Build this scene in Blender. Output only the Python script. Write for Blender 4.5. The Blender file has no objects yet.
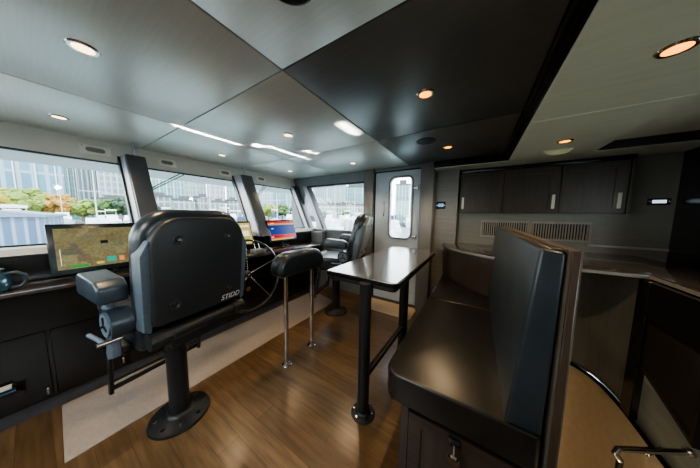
import bpy, bmesh, math, random
from mathutils import Vector, Matrix
R = math.radians
C = bpy.context.scene.collection
random.seed(4)

# ------------------------------------------------------------------ materials
def nmat(name):
    m = bpy.data.materials.new(name); m.use_nodes = True
    nt = m.node_tree
    return m, nt, nt.nodes['Principled BSDF']

def setp(b, **k):
    for n, v in k.items():
        n = {'color': 'Base Color', 'rough': 'Roughness', 'metal': 'Metallic', 'spec': 'Specular IOR Level',
             'coat': 'Coat Weight', 'coatr': 'Coat Roughness', 'emit': 'Emission Color', 'es': 'Emission Strength',
             'sheen': 'Sheen Weight', 'alpha': 'Alpha'}[n]
        if n in ('Base Color', 'Emission Color'): v = (*v, 1)
        b.inputs[n].default_value = v

def coords(nt, scale=(1, 1, 1), rot=(0, 0, 0), kind='Object'):
    tc = nt.nodes.new('ShaderNodeTexCoord'); mp = nt.nodes.new('ShaderNodeMapping')
    mp.inputs['Scale'].default_value = scale; mp.inputs['Rotation'].default_value = rot
    nt.links.new(tc.outputs[kind], mp.inputs['Vector']); return mp.outputs[0]

def ramp(nt, fac, stops):
    r = nt.nodes.new('ShaderNodeValToRGB'); e = r.color_ramp.elements
    while len(e) > 1: e.remove(e[-1])
    e[0].position = stops[0][0]; e[0].color = (*stops[0][1], 1)
    for p, c in stops[1:]:
        x = e.new(p); x.color = (*c, 1)
    nt.links.new(fac, r.inputs[0]); return r.outputs[0]

def noisy(name, c0, c1, scale=(8, 8, 8), nscale=1.0, detail=4, bump=0.0, bscale=None, bdist=.002, rot=(0, 0, 0), **k):
    """noise-varied colour and an optional fine bump"""
    m, nt, b = nmat(name); setp(b, **k)
    n = nt.nodes.new('ShaderNodeTexNoise'); n.inputs['Scale'].default_value = nscale; n.inputs['Detail'].default_value = detail
    nt.links.new(coords(nt, scale, rot), n.inputs['Vector'])
    nt.links.new(ramp(nt, n.outputs[0], [(.3, c0), (.7, c1)]), b.inputs['Base Color'])
    if bump:
        bp = nt.nodes.new('ShaderNodeBump'); bp.inputs['Strength'].default_value = bump; bp.inputs['Distance'].default_value = bdist
        src = n
        if bscale:
            src = nt.nodes.new('ShaderNodeTexNoise'); src.inputs['Scale'].default_value = bscale; src.inputs['Detail'].default_value = 3
            nt.links.new(coords(nt), src.inputs['Vector'])
        nt.links.new(src.outputs[0], bp.inputs['Height']); nt.links.new(bp.outputs[0], b.inputs['Normal'])
    return m

def emis(name, c, s, rough=.5):
    k = .12 if name.startswith('s_') else 1
    return noisy(name, tuple(q*k for q in c), tuple(q*k for q in c), rough=rough, emit=c, es=s, spec=.3)

M = {}
M['ceil'] = noisy('satin_ceiling', (.72, .725, .67), (.77, .775, .72), (3, 90, 3), 1, 3, bump=.03, rough=.36, spec=.8, metal=.28)
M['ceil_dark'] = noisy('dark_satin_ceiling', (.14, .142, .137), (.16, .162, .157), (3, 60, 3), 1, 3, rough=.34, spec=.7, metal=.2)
M['ceil_pale'] = noisy('pale_ceiling', (.68, .75, .63), (.74, .81, .69), (2, 30, 2), 1, 3, rough=.45)
M['seam'] = noisy('seam', (.02, .02, .02), (.03, .03, .03), rough=.5)
M['fascia'] = noisy('fascia_paint', (.60, .58, .53), (.64, .62, .57), rough=.5)
M['vent_plate'] = noisy('vent_plate', (.74, .71, .64), (.78, .75, .68), rough=.45)
M['vent_dark'] = noisy('vent_slot', (.20, .185, .16), (.26, .24, .21), rough=.5)
M['dark_paint'] = noisy('dark_frame_paint', (.06, .062, .068), (.075, .077, .084), rough=.35)
M['frame_teal'] = noisy('teal_black_gasket', (.006, .02, .022), (.012, .03, .032), rough=.3)
M['alu'] = noisy('pale_anodised_trim', (.38, .38, .43), (.44, .44, .49), rough=.35, metal=.3)
M['oak_grey'] = noisy('grey_oak_veneer', (.165, .165, .158), (.20, .20, .19), (40, 40, 2), 1.2, 5, bump=.03, rough=.38)
M['oak_greyH'] = noisy('grey_brown_panel', (.14, .136, .12), (.175, .17, .15), (2.5, 50, 50), 1.2, 5, bump=.03, rough=.35)
M['wenge'] = noisy('dark_brown_veneer', (.038, .028, .021), (.062, .047, .037), (40, 40, 3), 1.2, 6, bump=.05, rough=.33)
M['wengeX'] = noisy('dark_brown_veneer_horizontal', (.028, .020, .015), (.05, .037, .029), (3, 40, 40), 1.2, 6, bump=.04, rough=.28)
M['black_wood'] = noisy('black_stained_wood', (.005, .0048, .0048), (.009, .0085, .008), (30, 30, 3), 1.2, 5, rough=.22)
M['panel_brown'] = noisy('bench_end_veneer', (.045, .028, .018), (.07, .046, .031), (20, 20, 2), 1.5, 6, bump=.04, rough=.4)
M['edge_light'] = noisy('lighter_edging', (.10, .085, .065), (.14, .12, .09), (6, 6, 6), 1, 3, rough=.4)
M['counter'] = noisy('lacquered_counter', (.028, .024, .021), (.055, .047, .041), (3, 40, 40), 1.2, 6, rough=.16, coat=.6, coatr=.08)
M['table_top'] = noisy('glossy_table', (.04, .036, .033), (.07, .062, .055), (40, 3, 40), 1.2, 6, rough=.25, coat=.7, coatr=.12)
M['black_metal'] = noisy('black_powder_coat', (.012, .013, .015), (.018, .019, .021), (60, 60, 60), 2, 3, rough=.38)
M['grey_metal'] = noisy('grey_cast_metal', (.13, .17, .22), (.18, .23, .29), (30, 30, 30), 2, 3, rough=.4, metal=.3)
M['leather'] = noisy('black_leather', (.011, .015, .020), (.020, .027, .035), (5, 5, 5), 1, 3, bump=.25, bscale=240, bdist=.001, rough=.30, spec=.6)
M['leather_seat'] = noisy('seat_leather', (.008, .0075, .007), (.015, .014, .013), (5, 5, 5), 1, 3, bump=.25, bscale=200, bdist=.001, rough=.31, spec=.6)
M['leather_blue'] = noisy('blue_black_leather', (.02, .03, .042), (.034, .05, .066), (6, 6, 6), 1, 3, bump=.2, bscale=200, bdist=.001, rough=.34, spec=.6)
M['leather_back'] = noisy('backrest_leather', (.016, .021, .026), (.027, .034, .041), (5, 5, 5), 1, 3, bump=.25, bscale=200, bdist=.001, rough=.36, spec=.6)
M['shell'] = noisy('moulded_shell', (.014, .016, .018), (.022, .024, .027), (60, 60, 60), 2, 3, bump=.12, bscale=300, bdist=.001, rough=.48)
M['shell_side'] = noisy('shell_side_grey', (.06, .085, .11), (.085, .115, .145), (30, 30, 30), 2, 3, rough=.42)
M['chrome'] = noisy('polished_steel', (.62, .60, .57), (.7, .68, .65), (20, 20, 20), 1, 2, rough=.1, metal=1)
M['steel'] = noisy('brushed_steel', (.45, .43, .4), (.55, .53, .5), (4, 60, 4), 1, 2, rough=.25, metal=1)
M['pale_handle'] = noisy('pale_inset_pull', (.62, .62, .5), (.75, .75, .62), rough=.3)
M['beige_wall'] = noisy('beige_stair_wall', (.52, .42, .29), (.58, .48, .34), (12, 12, 12), 1.5, 4, bump=.1, rough=.6)
M['grey_green'] = noisy('grey_stair_lining', (.20, .225, .205), (.26, .29, .265), (3, 3, 30), 1.2, 5, rough=.35)
M['louvre'] = noisy('louvre_dark', (.008, .007, .006), (.014, .012, .010), rough=.4)
M['side_paint'] = noisy('grey_side_paint', (.20, .225, .235), (.24, .265, .275), rough=.4)
M['door_paint'] = noisy('door_grey_paint', (.44, .50, .55), (.49, .55, .60), rough=.35)
M['white_paint'] = noisy('white_exterior', (.9, .88, .86), (.93, .92, .9), rough=.4)
M['brass'] = noisy('brass', (.8, .5, .15), (.9, .6, .2), rough=.25, metal=1)
M['bezel'] = noisy('screen_bezel', (.01, .018, .02), (.016, .028, .03), rough=.25)
M['lens'] = emis('warm_lamp_lens', (1, .33, .02), 2.2)
M['lens_cool'] = emis('pale_lamp_lens', (1, .72, .38), 2.6)
M['cream'] = noisy('cream_plastic', (.72, .68, .42), (.8, .76, .5), rough=.4)
M['grille'] = noisy('speaker_grille', (.02, .02, .02), (.05, .05, .05), (300, 300, 300), 2, 2, rough=.6)
M['grille_frame'] = noisy('grille_frame_greige', (.20, .19, .165), (.25, .235, .20), rough=.45)
M['grille_void'] = noisy('grille_void', (.008, .008, .008), (.012, .012, .012), rough=1, spec=0)
M['glass_blue'] = noisy('jug_glass', (.01, .045, .08), (.03, .10, .15), (20, 20, 6), 1.5, 2, rough=.08, coat=1)
M['switch'] = noisy('switch_black', (.01, .012, .014), (.02, .022, .025), rough=.2)
M['text'] = noisy('printed_white', (.6, .6, .6), (.66, .66, .66), rough=.5)
M['screen_small'] = emis('panel_screen', (.10, .22, .38), .8)
M['screen_white'] = emis('panel_screen_white', (.42, .52, .62), 1.0)
M['gadget'] = noisy('instrument_grey', (.12, .12, .13), (.2, .2, .21), rough=.35)
M['red'] = noisy('red_edge', (.35, .02, .04), (.45, .03, .05), rough=.5)
M['paper'] = noisy('paper', (.5, .47, .42), (.6, .56, .5), rough=.7)

# floor: planks that run along X, rows along Y
def floor_mat():
    m, nt, b = nmat('oak_planks'); setp(b, rough=.3, coat=.35, coatr=.2)
    br = nt.nodes.new('ShaderNodeTexBrick'); v = coords(nt)
    nt.links.new(v, br.inputs['Vector'])
    br.inputs['Scale'].default_value = 1; br.inputs['Brick Width'].default_value = .95; br.inputs['Row Height'].default_value = .125
    br.inputs['Mortar Size'].default_value = .0012; br.inputs['Bias'].default_value = 0
    br.inputs['Color1'].default_value = (.125, .075, .036, 1); br.inputs['Color2'].default_value = (.19, .12, .062, 1); br.inputs['Mortar'].default_value = (.07, .04, .02, 1)
    n = nt.nodes.new('ShaderNodeTexNoise'); n.inputs['Scale'].default_value = 1; n.inputs['Detail'].default_value = 7
    nt.links.new(coords(nt, (3.5, 38, 3)), n.inputs['Vector'])
    g = ramp(nt, n.outputs[0], [(.28, (.55, .5, .45)), (.72, (1.12, 1.1, 1.05))])
    mx = nt.nodes.new('ShaderNodeMix'); mx.data_type = 'RGBA'; mx.blend_type = 'MULTIPLY'; mx.inputs[0].default_value = 1
    nt.links.new(br.outputs[0], mx.inputs[6]); nt.links.new(g, mx.inputs[7]); nt.links.new(mx.outputs[2], b.inputs['Base Color'])
    bp = nt.nodes.new('ShaderNodeBump'); bp.inputs['Strength'].default_value = .08; bp.inputs['Distance'].default_value = .002
    nt.links.new(n.outputs[0], bp.inputs['Height']); nt.links.new(bp.outputs[0], b.inputs['Normal'])
    return m
M['floor'] = floor_mat()
M['rug'] = noisy('woven_runner', (.27, .215, .17), (.36, .29, .235), (90, 30, 90), 1.5, 5, bump=.5, bscale=180, bdist=.003, rough=.9, sheen=.3)
M['mat2'] = noisy('pale_sill', (.50, .39, .27), (.58, .46, .33), (40, 40, 40), 1.5, 5, bump=.3, bscale=150, bdist=.002, rough=.85)

def glass_mat():
    m = bpy.data.materials.new('window_glass'); m.use_nodes = True; nt = m.node_tree; nt.nodes.clear()
    o = nt.nodes.new('ShaderNodeOutputMaterial'); t = nt.nodes.new('ShaderNodeBsdfTransparent'); g = nt.nodes.new('ShaderNodeBsdfGlossy')
    t.inputs[0].default_value = (.93, .97, .98, 1); g.inputs['Roughness'].default_value = .02
    mx = nt.nodes.new('ShaderNodeMixShader'); mx.inputs[0].default_value = .035
    nt.links.new(t.outputs[0], mx.inputs[1]); nt.links.new(g.outputs[0], mx.inputs[2]); nt.links.new(mx.outputs[0], o.inputs[0]); return m
M['glass'] = glass_mat()

# ------------------------------------------------------------------ mesh helpers
def bm_(): return bmesh.new()
def box(bm, x0, x1, y0, y1, z0, z1, bev=0, seg=2):
    vs = [bm.verts.new((x, y, z)) for x in (x0, x1) for y in (y0, y1) for z in (z0, z1)]
    fs = [bm.faces.new([vs[i] for i in f]) for f in ((0, 1, 3, 2), (4, 6, 7, 5), (0, 4, 5, 1), (2, 3, 7, 6), (0, 2, 6, 4), (1, 5, 7, 3))]
    if bev:
        es = list({e for f in fs for e in f.edges})
        bmesh.ops.bevel(bm, geom=es, offset=bev, segments=seg, profile=.5, affect='EDGES', clamp_overlap=True)
    return bm
def obox(bm, c, ax, size, bev=0, seg=2):
    """oriented box: ax = three unit vectors"""
    t = bmesh.new(); sx, sy, sz = size
    box(t, -sx/2, sx/2, -sy/2, sy/2, -sz/2, sz/2, bev, seg)
    m = Matrix((( *[a[0] for a in ax], c[0]), (*[a[1] for a in ax], c[1]), (*[a[2] for a in ax], c[2]), (0, 0, 0, 1)))
    t.transform(m); merge(bm, t)
def merge(bm, t):
    me = bpy.data.meshes.new('tmp'); t.to_mesh(me); t.free(); bm.from_mesh(me); bpy.data.meshes.remove(me)
def frame_of(d):
    d = Vector(d).normalized(); up = Vector((0, 0, 1)) if abs(d.z) < .95 else Vector((1, 0, 0))
    a = d.cross(up).normalized(); return a, d.cross(a).normalized(), d
def cyl(bm, p0, p1, r0, r1=None, n=24, caps=True):
    r1 = r0 if r1 is None else r1
    p0, p1 = Vector(p0), Vector(p1); a, b, d = frame_of(p1 - p0)
    A = []; B = []
    for i in range(n):
        t = 2*math.pi*i/n; v = a*math.cos(t) + b*math.sin(t)
        A.append(bm.verts.new(p0 + v*r0)); B.append(bm.verts.new(p1 + v*r1))
    for i in range(n):
        j = (i+1) % n; bm.faces.new((A[i], B[i], B[j], A[j]))
    if caps: bm.faces.new(A); bm.faces.new(B[::-1])
def tube(bm, pts, r, n=10, closed=False):
    pts = [Vector(p) for p in pts]; N = len(pts); rings = []
    prev = None
    for i, p in enumerate(pts):
        if closed: d = pts[(i+1) % N] - pts[i-1]
        else: d = pts[min(i+1, N-1)] - pts[max(i-1, 0)]
        d.normalize()
        if prev is None: a, b, _ = frame_of(d)
        else:
            a = (prev - d*prev.dot(d)).normalized(); b = d.cross(a)
        prev = a
        rings.append([bm.verts.new(p + (a*math.cos(2*math.pi*k/n) + d.cross(a)*math.sin(2*math.pi*k/n))*r) for k in range(n)])
    for i in range(N if closed else N-1):
        q = rings[(i+1) % N]; p = rings[i]
        for k in range(n): bm.faces.new((p[k], p[(k+1) % n], q[(k+1) % n], q[k]))
    if not closed: bm.faces.new(rings[0][::-1]); bm.faces.new(rings[-1])
def lathe(bm, prof, c=(0, 0, 0), n=40):
    rings = []
    for r, z in prof:
        if r < 1e-6: rings.append([bm.verts.new((c[0], c[1], c[2]+z))])
        else: rings.append([bm.verts.new((c[0]+r*math.cos(2*math.pi*k/n), c[1]+r*math.sin(2*math.pi*k/n), c[2]+z)) for k in range(n)])
    for p, q in zip(rings, rings[1:]):
        for k in range(n):
            j = (k+1) % n
            if len(p) == 1 and len(q) > 1: bm.faces.new((p[0], q[j], q[k]))
            elif len(q) == 1 and len(p) > 1: bm.faces.new((p[k], p[j], q[0]))
            elif len(p) > 1: bm.faces.new((p[k], p[j], q[j], q[k]))
    bmesh.ops.recalc_face_normals(bm, faces=bm.faces[:])
def prism(bm, pts, axis, a, b, bev=0, seg=3, sides=False):
    """extrude a 2D outline along axis from a to b; bev rounds the two end loops"""
    def P(u, v, w): return {'x': (w, u, v), 'y': (u, w, v), 'z': (u, v, w)}[axis]
    t = bmesh.new()
    A = [t.verts.new(P(u, v, a)) for u, v in pts]; B = [t.verts.new(P(u, v, b)) for u, v in pts]; n = len(pts)
    t.faces.new(A); t.faces.new(B[::-1])
    for i in range(n): t.faces.new((A[i], B[i], B[(i+1) % n], A[(i+1) % n]))
    bmesh.ops.recalc_face_normals(t, faces=t.faces[:])
    if bev:
        k = 'xyz'.index(axis)
        es = [e for e in t.edges if sides or abs(e.verts[0].co[k]-e.verts[1].co[k]) < 1e-7]
        bmesh.ops.bevel(t, geom=es, offset=bev, segments=seg, profile=.5, affect='EDGES', clamp_overlap=True)
    merge(bm, t)
def rrect(x0, x1, y0, y1, r, n=6):
    """rounded rectangle outline; r may be one radius or four (x0y0, x1y0, x1y1, x0y1)"""
    rs = r if isinstance(r, (tuple, list)) else (r,)*4; out = []
    for (cx, cy, sx, sy, a0), q in zip(((x0, y0, 1, 1, 180), (x1, y0, -1, 1, 270), (x1, y1, -1, -1, 0), (x0, y1, 1, -1, 90)), rs):
        if q <= 1e-5: out.append((cx, cy)); continue
        for k in range(n+1):
            t = R(a0 + 90*k/n); out.append((cx+sx*q+q*math.cos(t), cy+sy*q+q*math.sin(t)))
    return out
def ring(bm, outer, inner, axis, a, b):
    """frame between two outlines with the same number of points"""
    def P(u, v, w): return {'x': (w, u, v), 'y': (u, w, v), 'z': (u, v, w)}[axis]
    t = bmesh.new(); n = len(outer)
    V = [[t.verts.new(P(u, v, w)) for u, v in o] for w in (a, b) for o in (outer, inner)]
    for i in range(n):
        j = (i+1) % n
        t.faces.new((V[0][i], V[0][j], V[1][j], V[1][i])); t.faces.new((V[2][i], V[3][i], V[3][j], V[2][j]))
        t.faces.new((V[0][i], V[2][i], V[2][j], V[0][j])); t.faces.new((V[1][i], V[1][j], V[3][j], V[3][i]))
    bmesh.ops.recalc_face_normals(t, faces=t.faces[:]); merge(bm, t)

def wloc(o):
    v = Vector((0, 0, 0))
    while o: v += o.location; o = o.parent
    return v
def build(name, bm, mat, parent=None, sharp=38, smooth=True):
    me = bpy.data.meshes.new(name)
    off = wloc(parent) if parent else None
    if parent is None:
        co = [v.co for v in bm.verts]
        lo = Vector([min(c[i] for c in co) for i in range(3)]); hi = Vector([max(c[i] for c in co) for i in range(3)])
        off = Vector(((lo.x+hi.x)/2, (lo.y+hi.y)/2, lo.z))
    bmesh.ops.translate(bm, vec=-off, verts=bm.verts[:])
    bm.to_mesh(me); bm.free()
    me.materials.append(M[mat] if isinstance(mat, str) else mat)
    if smooth:
        me.shade_smooth(); me.set_sharp_from_angle(angle=R(sharp))
    o = bpy.data.objects.new(name, me); C.objects.link(o)
    if parent: o.parent = parent
    else: o.location = off
    return o
def thing(name, label, cat, loc=(0, 0, 0), group=None):
    o = bpy.data.objects.new(name, None); o.empty_display_size = .05; C.objects.link(o); o.location = loc
    return tag(o, label, cat, group)
def tag(o, label, cat, group=None, kind=None):
    o['label'] = label; o['category'] = cat
    if group: o['group'] = group
    if kind: o['kind'] = kind
    return o
def struct(name, bm, mat, parent=None, **k):
    o = build(name, bm, mat, parent, **k)
    if parent is None: o['kind'] = 'structure'
    return o
def copy_tree(o, parent=None):
    c = o.copy(); C.objects.link(c); c.parent = parent
    for ch in list(o.children): copy_tree(ch, c)
    return c
def textmesh(s, size, shear=.0, depth=.0008):
    cu = bpy.data.curves.new('t', 'FONT'); cu.body = s; cu.size = size; cu.shear = shear; cu.extrude = depth; cu.align_x = 'CENTER'; cu.align_y = 'CENTER'
    o = bpy.data.objects.new('t', cu); me = bpy.data.meshes.new_from_object(o); bpy.data.objects.remove(o)
    bm = bmesh.new(); bm.from_mesh(me); bpy.data.meshes.remove(me); return bm

ZC, ZL = 2.12, 2.03          # forward ceiling, lower ceiling
XW = lambda z: -3.25 + .5*(1.912 - z)      # raked windscreen plane

# ------------------------------------------------------------------ the room shell
XS, YS = .34, 2.72           # stairwell opening: x > XS, y < YS
b = bm_(); box(b, -3.4, XS, -1.6, 3.3, -.06, 0); box(b, XS, 1.03, YS, 3.3, -.06, 0)
struct('floor', b, 'floor', smooth=False)
# stairwell below deck: curved beige lining
arc = [(.30, 2.72), (.62, 2.72), (.80, 2.71), (.88, 2.66), (.94, 2.57), (.975, 2.46), (.99, 2.34), (1.0, 2.22), (1.0, -1.6)]
def sheet(bm, pts, z0, z1, t=.03):
    def nrm(i):
        a = Vector(pts[max(i-1, 0)]); c = Vector(pts[min(i+1, len(pts)-1)]); d = (c-a).normalized(); return Vector((-d.y, d.x))
    I = [Vector(p) for p in pts]; O = [Vector(p)+nrm(i)*t for i, p in enumerate(pts)]
    q = bmesh.new(); V = [[q.verts.new((p.x, p.y, z)) for p in L] for z in (z0, z1) for L in (I, O)]
    for i in range(len(pts)-1):
        q.faces.new((V[0][i], V[0][i+1], V[2][i+1], V[2][i])); q.faces.new((V[1][i], V[3][i], V[3][i+1], V[1][i+1]))
        q.faces.new((V[2][i], V[2][i+1], V[3][i+1], V[3][i])); q.faces.new((V[0][i], V[1][i], V[1][i+1], V[0][i+1]))
    for k in (0, -1): q.faces.new((V[0][k], V[2][k], V[3][k], V[1][k]))
    bmesh.ops.recalc_face_normals(q, faces=q.faces[:]); merge(bm, q)
b = bm_(); sheet(b, arc, -1.9, -.012); struct('wall_stairwell', b, 'beige_wall')
b = bm_(); sheet(b, [(p[0]-.008, p[1]-.008) for p in arc], -.014, .004, .02); struct('trim_1', b, 'grille_void')
b = bm_(); box(b, .28, .34, -1.6, 2.72, -1.9, -.06); struct('wall_stairwell_inner', b, 'beige_wall')
b = bm_(); box(b, .28, 1.1, -1.6, 2.8, -1.96, -1.9)
for k in range(7): box(b, .34, 1.0, -.35+.27*k, -.07+.27*k, -1.9, -.25-.21*k)
struct('floor_stairs', b, 'wenge')

# forward ceiling panels with seams, dark aft panels
XE, YE = .222, 2.985         # recess edges
xs = [-3.34, -2.165, -.876, XE]; ys = [-1.6, -.455, .733, 1.86, YE]
b = bm_(); d = bm_(); g = .004
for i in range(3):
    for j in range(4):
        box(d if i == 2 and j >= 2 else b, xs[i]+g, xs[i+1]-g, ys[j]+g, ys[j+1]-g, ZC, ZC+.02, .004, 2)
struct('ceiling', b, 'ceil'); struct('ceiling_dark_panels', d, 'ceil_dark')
b = bm_(); box(b, -3.36, XE+.06, -1.6, 3.4, ZC+.018, ZC+.06); struct('ceiling_backing', b, 'seam', smooth=False)
# stepped wooden trim round the recess
b = bm_()
for k, (dx, z0) in enumerate(((0, 2.075), (.013, 2.055), (.026, 2.035))):
    box(b, XE+dx, XE+dx+.013, -1.6, YE+.0-dx*.0-.01, z0, ZC+.02); box(b, -.53, XE+dx+.013, YE-.02-dx*1.2-.013, YE-.02-dx*1.2, z0, ZC+.02)
struct('trim_2', b, 'black_wood', smooth=False)
# lower pale ceiling with a second recess at the right
b = bm_(); e = .003
RX, RY = .905, 2.89
for (x0, x1, y0, y1) in ((XE+.04, RX, -1.6, 1.835), (XE+.04, RX, 1.84, 2.93), (-.52, 2.4, 2.93, 3.36), (RX, 2.4, RY, 2.93), (XE+.04, RX, 2.925, 2.94)):
    box(b, x0, x1, y0, y1, ZL, ZL+.03)
struct('ceiling_aft', b, 'ceil_pale', smooth=False)
b = bm_(); box(b, RX, 2.4, -1.6, RY, ZL+.075, ZL+.1); struct('ceiling_recess', b, 'ceil_pale', smooth=False)
b = bm_(); box(b, RX-.004, 2.4, RY-.012, RY, ZL+.002, ZL+.076); box(b, RX-.006, RX, -1.6, RY, ZL+.002, ZL+.076); struct('trim_3', b, 'black_wood', smooth=False)

# windscreen wall: fascia, sill, dado
b = bm_(); prism(b, [(-3.36, ZC+.01), (-3.305, ZC+.01), (-3.235, 1.905), (-3.29, 1.895)], 'y', -1.6, 3.02); struct('wall_front', b, 'fascia', smooth=False)
b = bm_(); prism(b, [(-3.30, 1.913), (-3.225, 1.905), (-3.225, 1.888), (-3.30, 1.895)], 'y', -1.6, 3.0); struct('trim_4', b, 'frame_teal', smooth=False)
zs = 1.135
b = bm_(); prism(b, [(-2.95, zs+.0), (-2.705, zs-.005), (-2.69, zs-.05), (-2.72, zs-.05), (-2.95, zs-.05)], 'y', -1.6, 3.0); struct('trim_5', b, 'fascia', smooth=False)
b = bm_(); box(b, -2.80, -2.76, -1.6, 3.0, .0, zs-.045); struct('wall_front_lower', b, 'black_wood', smooth=False)
# exterior brow
b = bm_(); prism(b, [(-3.36, 2.14), (-3.9, 2.06), (-3.9, 1.885), (-3.30, 1.925)], 'y', -2.2, 3.6); struct('trim_6', b, 'white_paint', smooth=False)
b = bm_(); prism(b, [(-1.35, 2.14), (-3.6, 2.14), (-3.6, 1.98), (-1.35, 2.03)], 'y', 3.08, 3.55); struct('trim_7', b, 'white_paint', smooth=False)

# pillars
def pillar(y0, y1, n, depth=.26, z0=zs-.06):
    b = bm_(); bot, top = z0, 1.98
    prism(b, [(XW(bot)+depth, bot), (XW(top)+depth, top), (XW(top)-.03, top), (XW(bot)-.03, bot)], 'y', y0, y1, .01, 2)
    o = struct('trim_%d' % n, b, 'dark_paint')
    b = bm_(); prism(b, [(XW(bot)+depth-.03, bot), (XW(top)+depth-.03, top), (XW(top)+.05, top), (XW(bot)+.05, bot)], 'y', y0-.006, y0+.001); build('side_lining', b, 'alu', o, smooth=False)
    b = bm_(); prism(b, [(XW(bot)+.05, bot), (XW(top)+.05, top), (XW(top)-.02, top), (XW(bot)-.02, bot)], 'y', y0-.022, y0+.001); build('gasket', b, 'frame_teal', o, smooth=False)
    b = bm_(); prism(b, [(XW(bot)+.05, bot), (XW(top)+.05, top), (XW(top)-.02, top), (XW(bot)-.02, bot)], 'y', y1-.001, y1+.016); build('gasket', b, 'frame_teal', o, smooth=False)
    b = bm_(); cyl(b, (XW(2.0)+depth-.06, (y0+y1)/2, 1.975), (XW(2.0)+depth-.06, (y0+y1)/2, ZC), .012); build('fixing_post', b, 'alu', o)
pillar(.555, .70, 8)
pillar(1.73, 1.90, 9)
pillar(-.75, -.58, 10)
# corner pillar
b = bm_(); bot, top = zs-.06, 1.96
prism(b, [(XW(bot)+.10, bot), (XW(top)+.10, top), (XW(top)-.04, top), (XW(bot)-.04, bot)], 'y', 2.87, 3.03, .006, 2)
o = struct('trim_11', b, 'dark_paint')
b = bm_(); prism(b, [(XW(bot)+.095, bot), (XW(top)+.095, top), (XW(top)+.02, top), (XW(bot)+.02, bot)], 'y', 2.865, 2.871); build('side_lining', b, 'alu', o, smooth=False)
# panes
for i, (y0, y1) in enumerate(((-.58, .555), (.70, 1.73), (1.90, 2.87), (-1.6, -.75))):
    b = bm_(); z0, z1 = zs-.01, 1.90
    prism(b, [(XW(z0)-.004, z0), (XW(z1)-.004, z1), (XW(z1), z1), (XW(z0), z0)], 'y', y0, y1); o = struct('window_%d' % (i+1), b, 'glass', smooth=False)
    b = bm_(); prism(b, [(XW(z0)-.012, z0), (XW(z0+.02)-.012, z0+.02), (XW(z0+.02)+.012, z0+.02), (XW(z0)+.012, z0)], 'y', y0, y1); build('window_frame', b, 'frame_teal', o, smooth=False)
# side wall (Y = 3): header, side window, door bay
Y3 = 3.0
b = bm_(); box(b, -3.36, -1.55, Y3, Y3+.08, 1.955, ZC+.02); box(b, -3.36, -1.55, Y3, Y3+.08, -.02, 1.10); box(b, -1.43, -.72, Y3+.0, Y3+.08, 2.075, ZC+.02)
struct('wall_side', b, 'side_paint', smooth=False)
b = bm_(); box(b, -1.60, -1.43, Y3-.06, Y3+.09, -.02, ZC+.01, .008, 2); struct('wall_side_column', b, 'oak_grey')
b = bm_(); prism(b, [(-2.87, 1.95), (-2.92, 1.95), (-2.50, 1.10), (-2.445, 1.10)], 'y', Y3-.015, Y3+.07); o = struct('trim_12', b, 'dark_paint', smooth=False)
b = bm_(); prism(b, [(-2.92, 1.95), (-3.02, 1.95), (-2.60, 1.10), (-2.50, 1.10)], 'y', Y3-.02, Y3+.06); build('frame_lining', b, 'alu', o, smooth=False)
b = bm_(); box(b, -2.92, -1.60, Y3-.012, Y3+.07, 1.925, 1.955); build('frame_head', b, 'frame_teal', o, smooth=False)
b = bm_(); box(b, -2.92, -1.6, Y3-.05, Y3+.05, 1.09, 1.125, .006); build('frame_sill', b, 'side_paint', o)
b = bm_(); prism(b, [(-2.90, 1.93), (-2.47, 1.12), (-1.60, 1.12), (-1.60, 1.93)], 'y', Y3+.03, Y3+.034); struct('window_5', b, 'glass', smooth=False)
b = bm_(); box(b, -3.36, -2.98, Y3, Y3+.07, 1.09, 1.96); struct('wall_side_corner', b, 'side_paint', smooth=False)

# door
D0, D1 = -1.405, -.70
op_o = rrect(D0, D1, .05, 2.06, .03); op_i = rrect(-1.152, -.825, 1.06, 1.965, .075)
b = bm_(); ring(b, op_o, op_i, 'y', Y3-.005, Y3+.045); door = struct('door_1', b, 'door_paint')
b = bm_(); ring(b, rrect(-1.175, -.80, 1.037, 1.988, .095), rrect(-1.15, -.827, 1.062, 1.963, .073), 'y', Y3-.022, Y3-.004); build('window_frame', b, 'gadget', door)
b = bm_(); prism(b, op_i, 'y', Y3+.02, Y3+.024); build('window_pane', b, 'glass', door)
for z in (1.80, 1.09):
    b = bm_(); cyl(b, (-.742, Y3-.03, z-.035), (-.742, Y3-.03, z+.035), .011, n=16); box(b, -.80, -.742, Y3-.03, Y3-.008, z-.014, z+.014, .003); build('hinge', b, 'steel', door)
b = bm_(); box(b, -.80, -.745, Y3-.05, Y3-.03, .62, .64, .004); cyl(b, (-.75, Y3-.045, .63), (-.75, Y3, .63), .014, n=16); build('door_handle', b, 'steel', door)
b = bm_(); box(b, -1.262, -1.25, Y3-.02, Y3-.004, 1.38, 1.62, .004); build('edge_strip', b, 'steel', door)
b = bm_(); box(b, -1.43, -.68, Y3-.02, Y3+.08, -.02, .052); struct('trim_13', b, 'dark_paint', smooth=False)
b = bm_(); box(b, -1.43, -1.405, Y3-.01, Y3+.08, .05, 2.08); box(b, -1.405, -.7, Y3-.01, Y3+.08, 2.06, 2.08); struct('trim_14', b, 'frame_teal', smooth=False)
b = bm_(); box(b, -1.45, -.68, 2.60, 2.985, .0, .012, .004, 2); tag(build('door_mat', b, 'mat2'), 'pale beige mat on the floor in front of the grey door', 'mat')
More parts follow.
